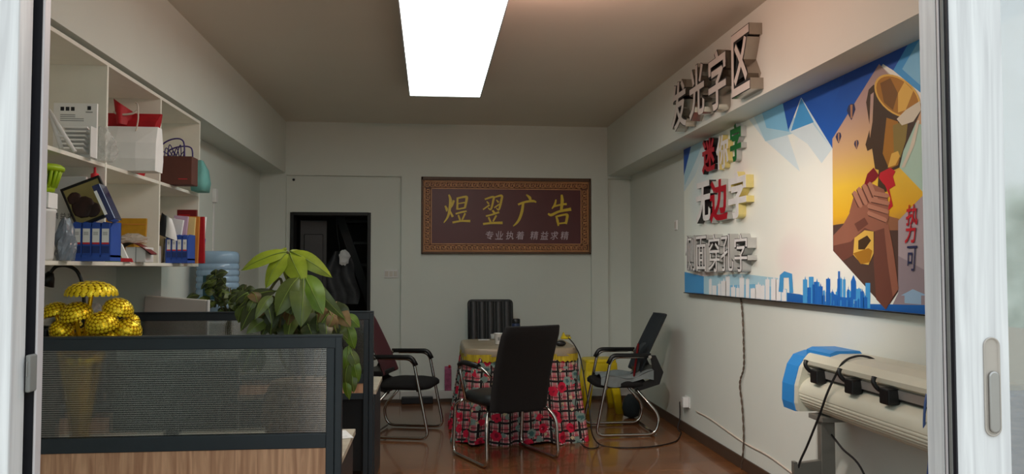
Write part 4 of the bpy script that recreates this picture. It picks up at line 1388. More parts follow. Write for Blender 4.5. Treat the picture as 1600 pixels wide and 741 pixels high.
def perim(u, w, r):
    """point and outward normal on a rounded square, u in 0..1 from the middle of the near side"""
    straight = w - 2 * r
    arcl = PI * r / 2
    tot = 4 * (straight + arcl)
    s = (u % 1.0) * tot + straight / 2
    k = int(s // (straight + arcl)) % 4
    s -= (straight + arcl) * int(s // (straight + arcl))
    if s < straight:
        p, n_ = Vector((-straight / 2 + s, -w / 2, 0)), Vector((0, -1, 0))
    else:
        a = (s - straight) / r
        n_ = Vector((math.sin(a), -math.cos(a), 0))
        p = Vector((straight / 2, -w / 2 + r, 0)) + n_ * r
    R = Matrix.Rotation(k * PI / 2, 3, 'Z')
    return R @ p, R @ n_


skm = mat('flowered_plaid', S(200, 190, 180), .85)
n, l, p = nodes_of(skm)
uvn = n.new('ShaderNodeUVMap')
mpn = n.new('ShaderNodeMapping'); mpn.inputs['Scale'].default_value = (46, 9.0, 1)
l.new(uvn.outputs[0], mpn.inputs[0])
spn = n.new('ShaderNodeSeparateXYZ'); l.new(mpn.outputs[0], spn.inputs[0])


def band(src, lo, hi, mul=1.0, off=0.0):
    a = n.new('ShaderNodeMath'); a.operation = 'MULTIPLY_ADD'; a.inputs[1].default_value = mul; a.inputs[2].default_value = off; l.new(src, a.inputs[0])
    f = n.new('ShaderNodeMath'); f.operation = 'FRACT'; l.new(a.outputs[0], f.inputs[0])
    g = n.new('ShaderNodeMath'); g.operation = 'GREATER_THAN'; g.inputs[1].default_value = lo; l.new(f.outputs[0], g.inputs[0])
    h = n.new('ShaderNodeMath'); h.operation = 'LESS_THAN'; h.inputs[1].default_value = hi; l.new(f.outputs[0], h.inputs[0])
    k = n.new('ShaderNodeMath'); k.operation = 'MULTIPLY'; l.new(g.outputs[0], k.inputs[0]); l.new(h.outputs[0], k.inputs[1])
    return k.outputs[0]


def over(base, colr, fac, amount=1.0):
    mx = n.new('ShaderNodeMix'); mx.data_type = 'RGBA'
    if amount != 1.0:
        q = n.new('ShaderNodeMath'); q.operation = 'MULTIPLY'; q.inputs[1].default_value = amount; l.new(fac, q.inputs[0]); fac = q.outputs[0]
    l.new(fac, mx.inputs['Factor'])
    if isinstance(base, tuple): mx.inputs[6].default_value = base
    else: l.new(base, mx.inputs[6])
    mx.inputs[7].default_value = colr
    return mx.outputs[2]


def vor(scale, thr, seed, below=True, sx=46., sy=9.0):
    m_ = n.new('ShaderNodeMapping'); m_.inputs['Scale'].default_value = (sx * scale, sy * scale, 1); m_.inputs['Location'].default_value = (seed * 3.7, seed * 1.9, 0)
    l.new(uvn.outputs[0], m_.inputs[0])
    v = n.new('ShaderNodeTexVoronoi'); v.inputs['Scale'].default_value = 1.0; v.inputs['Randomness'].default_value = .75
    l.new(m_.outputs[0], v.inputs['Vector'])
    nz_ = n.new('ShaderNodeTexNoise'); nz_.inputs['Scale'].default_value = 3.5; nz_.inputs['Detail'].default_value = 3; l.new(m_.outputs[0], nz_.inputs['Vector'])
    ad = n.new('ShaderNodeMath'); ad.operation = 'MULTIPLY_ADD'; ad.inputs[1].default_value = .35; l.new(nz_.outputs['Fac'], ad.inputs[0]); l.new(v.outputs['Distance'], ad.inputs[2])
    g = n.new('ShaderNodeMath'); g.operation = 'LESS_THAN'; g.inputs[1].default_value = thr; l.new(ad.outputs[0], g.inputs[0])
    return g.outputs[0]


U, V = spn.outputs['X'], spn.outputs['Y']
c0 = S(176, 168, 156)
c = over(c0, S(196, 104, 116), band(U, .0, .45), .8)
c = over(c, S(190, 64, 82), band(V, .10, .55), .7)
c = over(c, S(240, 228, 220), band(U, .05, .16, 2.0), .55)
c = over(c, S(30, 24, 26), band(U, .58, .80))
c = over(c, S(30, 24, 26), band(V, .62, .84))
c = over(c, S(40, 30, 32), band(U, .0, .07, 1.0, .1))
c = over(c, S(40, 30, 32), band(V, .30, .37))
c = over(c, S(128, 150, 142), vor(.85, .58, 1))
c = over(c, S(66, 104, 104), vor(.85, .42, 1))
c = over(c, S(204, 190, 150), vor(1.2, .40, 5))
c = over(c, S(206, 26, 62), vor(.72, .55, 3))
c = over(c, S(140, 8, 40), vor(.72, .36, 3))
c = over(c, S(240, 190, 200), vor(1.5, .30, 8), .8)
l.new(c, p.inputs['Base Color'])
M['skirt'] = skm

b = MB()


def sat(u, v):
    # top surface in, rolled edge out and down
    if v < .5:
        k = v / .5
        q, nn = perim(u, TW, .13)
        q = q * (0.02 + .98 * k)
        return Vector((q.x, q.y, TZ + .004 - .004 * k ** 6 + .0015 * math.sin(q.x * 20) * math.sin(q.y * 17)))
    k = (v - .5) / .5
    q, nn = perim(u, TW, .13)
    ang = k * PI / 2
    q = q + nn * (.016 * math.sin(ang) + .006 * k * math.sin(u * 2 * PI * 13))
    z = TZ - .016 * (1 - math.cos(ang)) - .045 * k ** 2
    return Vector((q.x, q.y, z))


b.grid(sat, 120, 20, 'satin')
b.build('satin_top', tc_)
b = MB()


def fr(u, v):
    q, nn = perim(u, TW + .035, .14)
    return Vector((q.x, q.y, TZ - .045 - .058 * v + (.006 * math.sin(u * 2 * PI * 90) if v > .9 else 0))) + nn * (.004 * math.sin(u * 2 * PI * 45) * v)


b.grid(fr, 360, 3, 'fringe')
b.build('fringe', tc_)
b = MB()


def sk(u, v):
    q, nn = perim(u, TW + .02 + .13 * v ** 1.3, .14 + .06 * v)
    amp = .004 + .032 * v
    f = math.sin(u * 2 * PI * 17) + .5 * math.sin(u * 2 * PI * 29 + 1)
    gap = 0
    return Vector((q.x, q.y, TZ - .05 - (TZ - .058) * v + .012 * v * math.sin(u * 2 * PI * 7))) + nn * (amp * f)


b.grid(sk, 320, 24, 'skirt', uv=True)
b.build('skirt', tc_)

# things on the table
cup = thing('paper_cup', 'white paper cup standing on the table left of the chair back', 'cup', at(779, 538, Z=TZ + .006))
MB().lathe([(.026, 0), (.027, .003), (.036, .088), (.038, .09), (.037, .092), (.035, .089), (.026, .006)], 'white_plastic', n_=20).build('cup_wall', cup)
b = MB(); b.grid(lambda u, v: Vector(((.0283 + .005 * v + .0012) * math.cos(-PI / 2 - .3 + .6 * u), (.0283 + .005 * v + .0012) * math.sin(-PI / 2 - .3 + .6 * u), .03 + .03 * v)), 4, 2, 'paper_grey'); b.build('print', cup)
th_ = thing('thermos_flask', 'dark blue thermos flask behind the black chair back', 'flask', (at(806, 530, Y=7.0).x, 7.0, TZ + .006))
MB().lathe([(.038, 0), (.040, .004), (.040, .13), (.036, .145), (.036, .15)], 'thermos', n_=20).build('body', th_)
MB().lathe([(.037, .15), (.038, .155), (.038, .185), (.030, .19), (.002, .192)], 'black_plastic', n_=20).build('lid', th_)
b = MB(); b.grid(lambda u, v: Vector((.0405 * math.cos(-1.4 + .35 * u), .0405 * math.sin(-1.4 + .35 * u), .05 + .03 * v)), 3, 1, 'paper_grey'); b.build('label', th_)
gl2 = MB().lathe([(.02, 0), (.024, .004), (.026, .045), (.024, .045), (.021, .006)], 'clear_film', n_=16)
tag(gl2.build('glass_cup', None, at(771, 530, Z=TZ + .006)), 'small clear glass cup behind the paper cup', 'glass')
tr = MB().box((-.05, -.03, 0), (.05, .03, .006), 'offwhite_plastic', .002).tube([(-.04, 0, .008), (.03, .01, .008)], .004, 'paper_grey', 6)
tag(tr.build('note_card', None, at(756, 532, Z=TZ + .006)), 'thin pale card lying on the left of the table', 'card')
ms = MB(); ms.sphere((0, 0, .0), .04, 'black_plastic', 3, (1.1, .75, .62)); ms.box((-.034, -.022, -.004), (.034, .022, .006), 'black_plastic', .003)
kp = at(876, 540, Z=TZ + .01)
tag(ms.build('computer_mouse', None, (kp.x, kp.y, TZ + .026)), 'black rounded mouse on the table right of the chair back', 'mouse')
kp = at(884, 530, Z=TZ + .006)
yt = thing('tape_dispenser', 'yellow plastic tape holder on the right of the table', 'tape holder', kp)
MB().box((-.045, -.025, 0), (.045, .025, .022), 'stool_yellow', .008).prism([Vector((-.04, -.02, .018)), Vector((.0, -.02, .018)), Vector((-.02, -.02, .062))], (0, .04, 0), 'stool_yellow').build('body', yt)
MB().lathe([(.012, .02), (.022, .021), (.022, .036), (.012, .037)], 'khaki', (.018, 0, 0), n_=16).build('tape_roll', yt)

# cable from the table over the edge, along the floor to the outlet
ks = [kp + Vector((.02, -.03, .012)), at(898, 540, Y=6.42), at(907, 560, Y=6.36), at(914, 600, Y=6.24), at(922, 650, Y=6.15), at(926, 680, Y=6.13)]
fl = [at(px, py, Z=.006) for px, py in ((940, 696), (975, 700), (1020, 698), (1050, 692), (1060, 686), (1064, 676))]
o2 = at(1062, 628, X=XR - .035)
cb_ = MB().tube(smooth_path(ks + fl + [Vector((2.09, fl[-1].y + .05, .03)), Vector((o2.x, o2.y, .12)), Vector((o2.x, o2.y, o2.z))]), .005, 'cord_black', 6)
tag(cb_.build('extension_cable', None), 'black cord running from table across floor to the right wall outlet', 'cord')
c2 = MB().tube(smooth_path([at(903, 560, Y=6.35), at(900, 620, Y=6.27), at(897, 660, Y=6.22), at(900, 684, Z=.008), at(915, 699, Z=.006), at(932, 700, Z=.006), at(935, 694, Z=.006)]), .0045, 'cord_black', 6)
tag(c2.build('extension_cable', None), 'black cord hanging down the flowered skirt at its right corner', 'cord')

# outlet with adaptors
ol = thing('wall_outlet', 'white wall outlet with plugs low on the right wall', 'outlet', (XR, at(1075, 628, X=XR).y, at(1075, 628, X=XR).z))
MB().box((-.010, -.06, -.045), (0, .06, .045), 'white_plastic', .003).build('plate', ol)
MB().box((-.06, -.055, -.04), (-.010, -.01, .045), 'white_plastic', .006).build('adaptor', ol)
MB().box((-.05, .015, -.02), (-.010, .05, .015), 'offwhite_plastic', .006).build('plug', ol)
# white cable tacked along the wall from outlet towards the plotter
w0 = [at(px, py, X=XR - .006) for px, py in ((1088, 643), (1110, 655), (1160, 690), (1200, 712), (1240, 741), (1290, 775))]
tag(MB().tube(smooth_path(w0), .006, 'cord_white', 6).build('wall_cable', None), 'white cable running down along the right wall from the outlet', 'cable')
# twisted brown cord hanging from the board
h_ = [at(px, py, X=XR - .014) for px, py in ((1157, 464), (1160, 490), (1162, 540), (1162, 575), (1156, 600), (1160, 640), (1162, 690), (1158, 735))]
tp = smooth_path(h_, 10)
t1 = [q + Vector((0, .004 * math.cos(i * 1.1), .0)) + Vector((.004 * math.sin(i * 1.1), 0, 0)) for i, q in enumerate(tp)]
t2 = [q - Vector((0, .004 * math.cos(i * 1.1), .0)) - Vector((.004 * math.sin(i * 1.1), 0, 0)) for i, q in enumerate(tp)]
tag(MB().tube(t1, .0035, 'cord_brown', 6).tube(t2, .0035, 'cord_brown', 6).build('twisted_cable', None), 'brown twisted cord hanging from the printed board to the floor', 'cord')

# switches
for px, py, X_, lab, ww in ((1057, 352, XR, 'white switch on the right wall by the board edge', .035),):
    q = at(px, py, X=X_)
    s_ = thing('light_switch', lab, 'switch', q)
    MB().box((-.01, -ww, -.043), (0, ww, .043), 'white_plastic', .003).build('plate', s_)
    MB().box((-.014, -.02, -.03), (-.010, .02, .03), 'offwhite_plastic', .002).build('rocker', s_)
q = at(611, 428, Y=RY)
s_ = thing('light_switch', 'wide white switch plate beside the dark doorway', 'switch', (q.x, RY, q.z))
MB().box((-.072, -.01, -.043), (.072, 0, .043), 'white_plastic', .003).build('plate', s_)
for k in (-1, 0, 1):
    MB().box((k * .044 - .018, -.014, -.028), (k * .044 + .018, -.010, .028), 'offwhite_plastic', .002).build('rocker', s_)
q = at(333, 306, X=XL)
s_ = thing('wall_thermostat', 'white control box with conduit on the left pier', 'control box', (XL, q.y, q.z))
MB().box((0, -.035, -.055), (.03, .035, .055), 'white_plastic', .004).build('housing', s_)
MB().box((0, -.012, -.62), (.012, .012, -.055), 'white_plastic', .003).build('conduit', s_)
q = at(459, 281, Y=RY)
tag(MB().lathe([(.012, 0), (.014, .004), (.010, .01), (.002, .012)], 'black_plastic', n_=12).build('wall_hook', None, (q.x, RY, q.z), (PI / 2, 0, 0)), 'tiny black hook high in the recess over the doorway', 'hook')

# carton, power strip, stool, clothes
q = at(700, 612, Y=8.38)
pc = thing('drink_carton', 'slim pink and purple drink carton standing on the back skirting ledge', 'carton', (q.x, 8.392, .116))
MB().box((-.035, -.025, 0), (.035, .025, .225), 'pink_carton', .003).build('carton_body', pc)
MB().prism([Vector((-.035, -.025, .225)), Vector((-.035, .025, .225)), Vector((-.035, 0, .25))], (.07, 0, 0), 'pink_carton').build('gable_top', pc)
MB().lathe([(.012, .235), (.012, .262), (.002, .264)], 'red_print', (.015, -.008, 0), n_=12).build('screw_cap', pc)
q = at(652, 622, Y=8.3)
tag(MB().box((-.16, -.03, 0), (.16, .03, .07), 'black_plastic', .006).box((-.13, -.0305, .02), (.13, -.0295, .05), 'ink').build('power_strip', None, (q.x, 8.30, .001)), 'long dark power strip on floor under the maroon chair by back wall', 'power strip')

stl = thing('plastic_stool', 'yellow plastic stool behind the right chair', 'stool', (1.64, 7.72, 0))
b = MB(); b.ring_loft([rrect(.29, .29, .05, .47), rrect(.30, .30, .05, .475), rrect(.30, .30, .05, .50), rrect(.28, .28, .05, .508), rrect(.1, .1, .03, .508)], 'stool_yellow'); b.build('seat', stl)
for sx in (-1, 1):
    for sy in (-1, 1):
        b = MB(); b.ring_loft([rrect(.075, .075, .02, 0, cx=sx * .165, cy=sy * .165), rrect(.09, .09, .02, .48, cx=sx * .10, cy=sy * .10)], 'stool_yellow'); b.build('leg', stl)
b = MB()
for k in range(4):
    a = k * PI / 2
    R = Matrix.Rotation(a, 3, 'Z')
    b.prism([R @ Vector((-.14, -.155, .40)), R @ Vector((.14, -.155, .40)), R @ Vector((.135, -.15, .475)), R @ Vector((-.135, -.15, .475))], R @ Vector((0, .012, 0)), 'stool_yellow')
b.build('apron', stl)
# clothes on the right chair: grey garment on the seat, dark scarf down the back
ca = MB()
ca.grid(lambda u, v: Vector((1.40 + .44 * u, 6.50 + .40 * v, .487 + .012 * math.sin(u * 9 + v * 5) + .014 * math.sin(v * 11) + (.05 * max(0, u - .7) / .3))), 18, 16, 'cloth_grey')
ca.grid(lambda u, v: Vector((1.40 + .44 * u, 6.495 - .02 * math.sin(u * 9), .487 + .012 * math.sin(u * 9) - (.06 + .03 * math.sin(u * 7)) * v + (.05 * max(0, u - .7) / .3))), 18, 4, 'cloth_grey')
tag(ca.build('folded_shirt', None, fix=False), 'grey shirt lying on the seat of the right chair', 'clothing')
cd = MB()
cd.grid(lambda u, v: Vector((1.80 - .12 * v - .03 * math.sin(v * 6), 6.56 + .12 * u, .76 - .27 * v + .01 * math.sin(u * 9))) + Vector((-.012 * math.sin(u * 12), 0, 0)), 10, 12, 'cloth_dark')
cd.grid(lambda u, v: Vector((1.72 - .04 * v, 6.50 + .035 * u, .76 - .27 * v)) + Vector((-.01 * math.sin(u * 9), 0, 0)), 4, 8, 'darkred_paper')
tag(cd.build('scarf', None, fix=False), 'dark jacket with red trim draped down the right chair back', 'clothing')
bgk = MB()
bgk.ring_loft([[Vector((math.cos(a) * rx, math.sin(a) * ry, z)) for a in [2 * PI * i / 16 for i in range(16)]] for rx, ry, z in ((.02, .03, 0), (.07, .07, .02), (.085, .08, .09), (.07, .06, .17), (.03, .03, .215))], 'cloth_dark')
tag(bgk.build('cloth_bag', None, (1.86, 7.32, .001)), 'dark cloth bag on the floor behind the right chair', 'bag')
# ------------------------------------------------------------------ carved sign on the back wall
sA, sB = at(658, 275, Y=RY), at(922, 397, Y=RY)
SX0, SX1, SZ1, SZ0 = -.094, 1.712, 2.352, 1.535
sg = thing('shop_sign', 'maroon signboard with gold writing and fret border on the back wall', 'sign', ((SX0 + SX1) / 2, RY, SZ0))
so_ = Vector(((SX0 + SX1) / 2, RY, SZ0))
W_, H_ = SX1 - SX0, SZ1 - SZ0
b = MB()
fw = .030
for lo, hi in (((-W_ / 2, -.04, 0), (W_ / 2, 0, fw * .7)), ((-W_ / 2, -.04, H_ - fw * 1.4), (W_ / 2, 0, H_)), ((-W_ / 2, -.04, 0), (-W_ / 2 + fw * .7, 0, H_)), ((W_ / 2 - fw * .7, -.04, 0), (W_ / 2, 0, H_))):
    b.box(lo, hi, 'sign_frame', .004)
b.build('frame', sg)
bw = .085
fi = fw * .7
MB().box((-W_ / 2 + fi, -.022, fi), (W_ / 2 - fi, -.002, H_ - fw * 1.4), 'sign_border').build('border_panel', sg)
fx, fz0, fz1 = W_ / 2 - fi - bw, fi + bw, H_ - fw * 1.4 - bw
MB().box((-fx, -.026, fz0), (fx, -.020, fz1), 'sign_field').build('maroon_field', sg)
b = MB()


def line2(b, x0, z0, x1, z1, wd_=.007, y=-.0225):
    lo = Vector((min(x0, x1) - wd_ / 2, y - .004, min(z0, z1) - wd_ / 2)); hi = Vector((max(x0, x1) + wd_ / 2, y, max(z0, z1) + wd_ / 2))
    b.box(lo, hi, 'sign_line')


key = [(0, 0), (0, 1), (.78, 1), (.78, .30), (.36, .30), (.36, .66)]


def fret_h(b, xa, xb, z0, h, flip):
    n_ = round((xb - xa) / (h * 1.15)); st_ = (xb - xa) / n_
    for i in range(n_):
        x = xa + st_ * i
        for (u0, v0), (u1, v1) in zip(key, key[1:]):
            if flip: v0, v1 = 1 - v0, 1 - v1
            line2(b, x + u0 * st_, z0 + v0 * h, x + u1 * st_, z0 + v1 * h, .0085)
    zz = z0 if not flip else z0 + h
    line2(b, xa, zz, xb, zz, .0075)


def fret_v(b, za, zb, x0, w_, flip):
    n_ = round((zb - za) / (w_ * 1.15)); st_ = (zb - za) / n_
    for i in range(n_):
        z = za + st_ * i
        for (u0, v0), (u1, v1) in zip(key, key[1:]):
            if flip: v0, v1 = 1 - v0, 1 - v1
            line2(b, x0 + v0 * w_, z + u0 * st_, x0 + v1 * w_, z + u1 * st_, .0085)
    xx = x0 if not flip else x0 + w_
    line2(b, xx, za, xx, zb, .0075)


g_ = .018
fret_h(b, -fx - bw + g_, fx + bw - g_, fi + g_, bw - 2 * g_, False)
fret_h(b, -fx - bw + g_, fx + bw - g_, fz1 + g_, bw - 2 * g_, True)
fret_v(b, fz0, fz1, -fx - bw + g_, bw - 2 * g_, False)
fret_v(b, fz0, fz1, fx + g_, bw - 2 * g_, True)
for x in (-fx, fx):
    line2(b, x, fz0, x, fz1, .008)
for z in (fz0, fz1):
    line2(b, -fx, z, fx, z, .008)
for x in (-W_ / 2 + fi + .006, W_ / 2 - fi - .006):
    line2(b, x, fi + .006, x, H_ - fw * 1.4 - .006, .006)
for z in (fi + .006, H_ - fw * 1.4 - .006):
    line2(b, -W_ / 2 + fi, z, W_ / 2 - fi, z, .006)
b.build('fret_pattern', sg)

# brushed characters, each a set of tapering strokes (x, y in a 1482 x 741 tracing of the board)
KX = W_ / 1312.0


def sgp(x, y):
    return Vector((-W_ / 2 + (x - 90) * KX, 0, H_ - (y - 75) * (H_ / 606.0)))


strokes = {
    'yu': [[(272, 305, 12), (283, 330, 20), (284, 350, 8)], [(300, 218, 12), (312, 262, 22), (305, 340, 20), (290, 395, 16), (262, 438, 6)], [(338, 262, 18), (325, 300, 16), (312, 325, 6)], [(308, 345, 12), (330, 392, 18)],
           [(366, 240, 14), (364, 335, 16)], [(366, 245, 12), (428, 234, 18), (436, 250, 20), (422, 322, 16)], [(370, 288, 9), (424, 278, 10)], [(364, 332, 10), (424, 320, 12)],
           [(352, 368, 12), (392, 356, 14), (436, 346, 12)], [(372, 376, 12), (386, 418, 16)], [(425, 362, 14), (402, 415, 12)], [(328, 436, 16), (392, 424, 14), (464, 424, 20)]],
    'yi': [[(575, 252, 12), (640, 232, 16), (640, 262, 16), (622, 330, 14), (600, 318, 6)], [(590, 268, 8), (606, 288, 14)], [(562, 332, 10), (612, 296, 12)],
           [(648, 236, 10), (704, 222, 18), (702, 262, 18), (684, 332, 14), (664, 320, 6)], [(664, 256, 8), (682, 276, 14)], [(648, 318, 10), (690, 288, 12)],
           [(634, 338, 14), (652, 362, 18)], [(584, 384, 12), (630, 372, 13), (686, 352, 16)], [(604, 392, 12), (620, 432, 16)], [(664, 378, 14), (638, 426, 12)], [(562, 446, 16), (630, 438, 16), (712, 436, 22)]],
    'guang': [[(896, 212, 8), (922, 236, 24), (930, 262, 14)], [(832, 292, 16), (880, 272, 16), (946, 262, 20), (974, 272, 10)], [(872, 276, 18), (862, 345, 22), (842, 405, 20), (818, 440, 16), (794, 462, 6)]],
    'gao': [[(1128, 248, 10), (1118, 290, 18), (1096, 322, 8)], [(1112, 304, 14), (1170, 288, 14), (1212, 284, 18)], [(1172, 210, 14), (1176, 260, 26), (1168, 345, 18)], [(1066, 360, 12), (1090, 372, 22), (1150, 344, 18), (1246, 324, 26)],
            [(1128, 378, 12), (1140, 420, 20), (1146, 458, 12)], [(1128, 384, 14), (1196, 368, 16), (1216, 376, 22), (1204, 442, 18)], [(1146, 440, 12), (1206, 432, 14)]],
}


def brush(b, st_, y0, dep, m):
    P_ = []
    # resample
    pts = [Vector((a[0], a[1], 0)) for a in st_]; ws = [a[2] for a in st_]
    sm, sw = [], []
    for i in range(len(pts) - 1):
        for k in range(5):
            t = k / 5
            a = pts[max(i - 1, 0)]; c_ = pts[min(i + 2, len(pts) - 1)]
            p1_, p2_ = pts[i], pts[i + 1]
            q = 0.5 * ((2 * p1_) + (p2_ - a) * t + (2 * a - 5 * p1_ + 4 * p2_ - c_) * t * t + (3 * p1_ - a - 3 * p2_ + c_) * t ** 3)
            sm.append(q); sw.append(ws[i] * (1 - t) + ws[i + 1] * t)
    sm.append(pts[-1]); sw.append(ws[-1])
    L_, R_ = [], []
    for i, q in enumerate(sm):
        t = (sm[min(i + 1, len(sm) - 1)] - sm[max(i - 1, 0)]).normalized()
        nn = Vector((-t.y, t.x, 0))
        L_.append(q + nn * sw[i] * .5); R_.append(q - nn * sw[i] * .5)
    for i in range(len(sm) - 1):
        quad = [L_[i], L_[i + 1], R_[i + 1], R_[i]]
        q3 = [sgp(v.x, v.y) + Vector((0, y0, 0)) for v in quad]
        b.prism(q3, (0, -dep, 0), m)


for nm_, sts in strokes.items():
    b = MB()
    for i, s_ in enumerate(sts):
        brush(b, s_, -.0255, .006 + .0002 * i, 'sign_gold')
    b.build('gold_character', sg, fix=False)
b = MB()
for ch, cx in zip('专业执着 精益求精', (611, 688, 770, 848, 0, 958, 1038, 1115, 1195)):
    if ch == ' ':
        b.build('motto_lettering', sg, fix=False)
        b = MB()
        continue
    c_ = sgp(cx, 534)
    add_glyph(b, ch, 60 * KX, 66 * KX * .98, .002, (c_ + Vector((0, -.0262, 0)), (1, 0, .0), (.12, 0, 1), (0, -1, 0)), 'sign_white', weight=.004)
b.build('motto_lettering', sg, fix=False)

# ------------------------------------------------------------------ printed board on the right wall
BX = 2.11
BY0, BY1, BZ0, BZ1 = 3.00, 6.487, 1.182, 2.458
bd = thing('printed_board', 'long blue and white printed advertising board on the right wall', 'board', (BX, BY1, BZ0))
bo_ = Vector((BX, BY1, BZ0))
MB().box((0, BY0 - BY1, 0), (XR - BX, 0, BZ1 - BZ0), 'black_metal', .002).build('backing_box', bd)


def pmat(name, stops, axis='Z', rough=.45):
    """printed colour ramp along an axis of the board (metres from its lower far corner)"""
    m = mat(name, stops[0][1], rough)
    n, l, p = nodes_of(m)
    tc = n.new('ShaderNodeTexCoord'); sp = n.new('ShaderNodeSeparateXYZ'); l.new(tc.outputs['Object'], sp.inputs[0])
    lo, hi = stops[0][0], stops[-1][0]
    mr = n.new('ShaderNodeMapRange'); mr.inputs[1].default_value = lo; mr.inputs[2].default_value = hi
    l.new(sp.outputs[axis], mr.inputs[0])
    rp = n.new('ShaderNodeValToRGB'); e_ = rp.color_ramp.elements
    e_[0].position = 0.0; e_[0].color = stops[0][1]
    e_[1].position = 1.0; e_[1].color = stops[-1][1]
    for v, c in stops[1:-1]:
        q = e_.new((v - lo) / (hi - lo)); q.color = c
    l.new(mr.outputs[0], rp.inputs['Fac']); l.new(rp.outputs['Color'], p.inputs['Base Color'])
    return m


bgm = mat('pale_print', S(240, 242, 228), .45)
n, l, p = nodes_of(bgm)
tc = n.new('ShaderNodeTexCoord'); sp = n.new('ShaderNodeSeparateXYZ'); l.new(tc.outputs['Object'], sp.inputs[0])
nz = n.new('ShaderNodeTexNoise'); nz.inputs['Scale'].default_value = .9; nz.inputs['Detail'].default_value = 1; l.new(tc.outputs['Object'], nz.inputs['Vector'])
rp = n.new('ShaderNodeValToRGB')
rp.color_ramp.elements[0].position = .30; rp.color_ramp.elements[0].color = S(206, 226, 238)
rp.color_ramp.elements[1].position = .70; rp.color_ramp.elements[1].color = S(242, 214, 216)
for pos, cc in ((.43, S(240, 247, 238)), (.56, S(246, 246, 236))):
    el = rp.color_ramp.elements.new(pos); el.color = cc
l.new(nz.outputs['Fac'], rp.inputs['Fac']); l.new(rp.outputs['Color'], p.inputs['Base Color'])
BP = lambda px, py: at(px, py, X=BX) - bo_
bpr = MB()
lay = [0]


def pr_(pts, m, step=True):
    if step: lay[0] += 1
    q = [BP(*a) for a in pts]
    q = [Vector((-.0008 - .00004 * lay[0], min(max(v.y, BY0 - BY1 + .004), -.003), min(max(v.z, .003), BZ1 - BZ0 - .003))) for v in q]
    bpr.poly(q, m)


def pm(name, c, r=.45):
    if name not in M: M[name] = mat(name, c, r, vary=.04, scale=3)
    return name


Yl, Zh = BY0 - BY1, BZ1 - BZ0
bpr.poly([Vector((-.0005, -.002, .002)), Vector((-.0005, Yl + .002, .002)), Vector((-.0005, Yl + .002, Zh - .002)), Vector((-.0005, -.002, Zh - .002))], bgm)
deep = pmat('print_deep_blue', [(.5, S(64, 140, 214)), (.9, S(24, 92, 188)), (1.28, S(10, 72, 166))])
M['p_deep'] = deep
pm('p_cy1', S(176, 216, 232)); pm('p_cy2', S(128, 194, 230)); pm('p_mid', S(70, 158, 220)); pm('p_pale', S(214, 234, 240))
# facets, far corner
pr_([(1068, 300), (1068, 262), (1106, 200), (1112, 205), (1086, 275)], 'p_pale')
pr_([(1068, 218), (1108, 198), (1088, 250), (1070, 290)], 'p_cy1')
pr_([(1068, 214), (1084, 206), (1072, 262), (1068, 275)], 'p_deep')
# facets along the top
pr_([(1160, 172), (1186, 158), (1230, 208), (1250, 268), (1196, 220)], 'p_pale')
pr_([(1172, 168), (1220, 143), (1252, 205), (1196, 221)], 'p_cy1')
pr_([(1186, 160), (1220, 143), (1234, 206), (1198, 200)], 'p_cy2')
pr_([(1234, 206), (1256, 150), (1301, 232), (1284, 255), (1262, 225)], 'p_pale')
pr_([(1250, 160), (1300, 232), (1272, 196)], 'p_cy1')
pr_([(1220, 145), (1232, 204), (1252, 152), (1301, 232), (1380, 100), (1396, 110), (1438, 36), (1438, 30)], 'p_deep')
pr_([(1252, 153), (1272, 191), (1236, 205)], 'p_mid')
pr_([(1438, 36), (1396, 110), (1445, 150), (1500, 150), (1500, 0)], 'p_mid')
pr_([(1438, 60), (1410, 108), (1446, 140)], 'p_cy2')
pr_([(1225, 143), (1330, 92), (1300, 170)], pm('p_deep2', S(20, 84, 178)))
# the hexagonal picture
HX = [(1301, 217), (1374, 100), (1450, 170), (1450, 300), (1444, 303), (1450, 420), (1385, 484), (1302, 392)]
sky = pmat('print_sunset', [(.02, S(60, 44, 40)), (.36, S(92, 74, 66)), (.40, S(196, 142, 60)), (.47, S(232, 182, 40)), (.62, S(238, 200, 64)), (.80, S(214, 178, 128)), (1.0, S(186, 160, 150)), (1.2, S(160, 140, 140))])
M['p_sky'] = sky
pr_([(1301, 217), (1374, 100), (1412, 140), (1412, 360), (1444, 303), (1404, 345), (1404, 456), (1385, 484), (1302, 392)], 'p_sky')
pr_([(1374, 100), (1450, 172), (1450, 310), (1404, 345), (1404, 130)], 'p_sky')
pr_([(1302, 352), (1340, 346), (1404, 350), (1404, 456), (1385, 484), (1302, 392)], pm('p_earth', S(84, 62, 54)))
pr_([(1372, 345), (1390, 338), (1405, 342), (1404, 360), (1372, 360)], pm('p_ridge', S(150, 104, 74)))
# facets over the picture's right side
pr_([(1406, 180), (1452, 200), (1452, 310), (1406, 262)], pm('p_mint', S(176, 212, 196)))
pr_([(1404, 345), (1444, 304), (1460, 320), (1460, 440), (1404, 456)], pm('p_lilac', S(176, 166, 172)))
pr_([(1404, 400), (1460, 430), (1460, 480), (1392, 483), (1404, 458)], pm('p_lilac2', S(150, 140, 148)))
# skyline
base_b = pmat('print_skyline_blue', [(.0, S(24, 92, 176)), (.14, S(52, 132, 200)), (.30, S(110, 178, 222))])
M['p_sl'] = base_b


def skyl(x0, x1, n_, seed, ylo, yhi, m):
    rr = random.Random(seed)
    x = x0
    while x < x1:
        w_ = rr.uniform(3, 9)
        h_ = rr.uniform(ylo, yhi)
        yb = 458 + (x - 1070) * .085
        pr_([(x, yb), (x + w_, yb), (x + w_, yb - h_), (x + w_ * .7, yb - h_), (x + w_ * .55, yb - h_ - rr.uniform(0, 7)), (x + w_ * .4, yb - h_), (x, yb - h_)], m, False)
        x += w_ * rr.uniform(.8, 1.4)


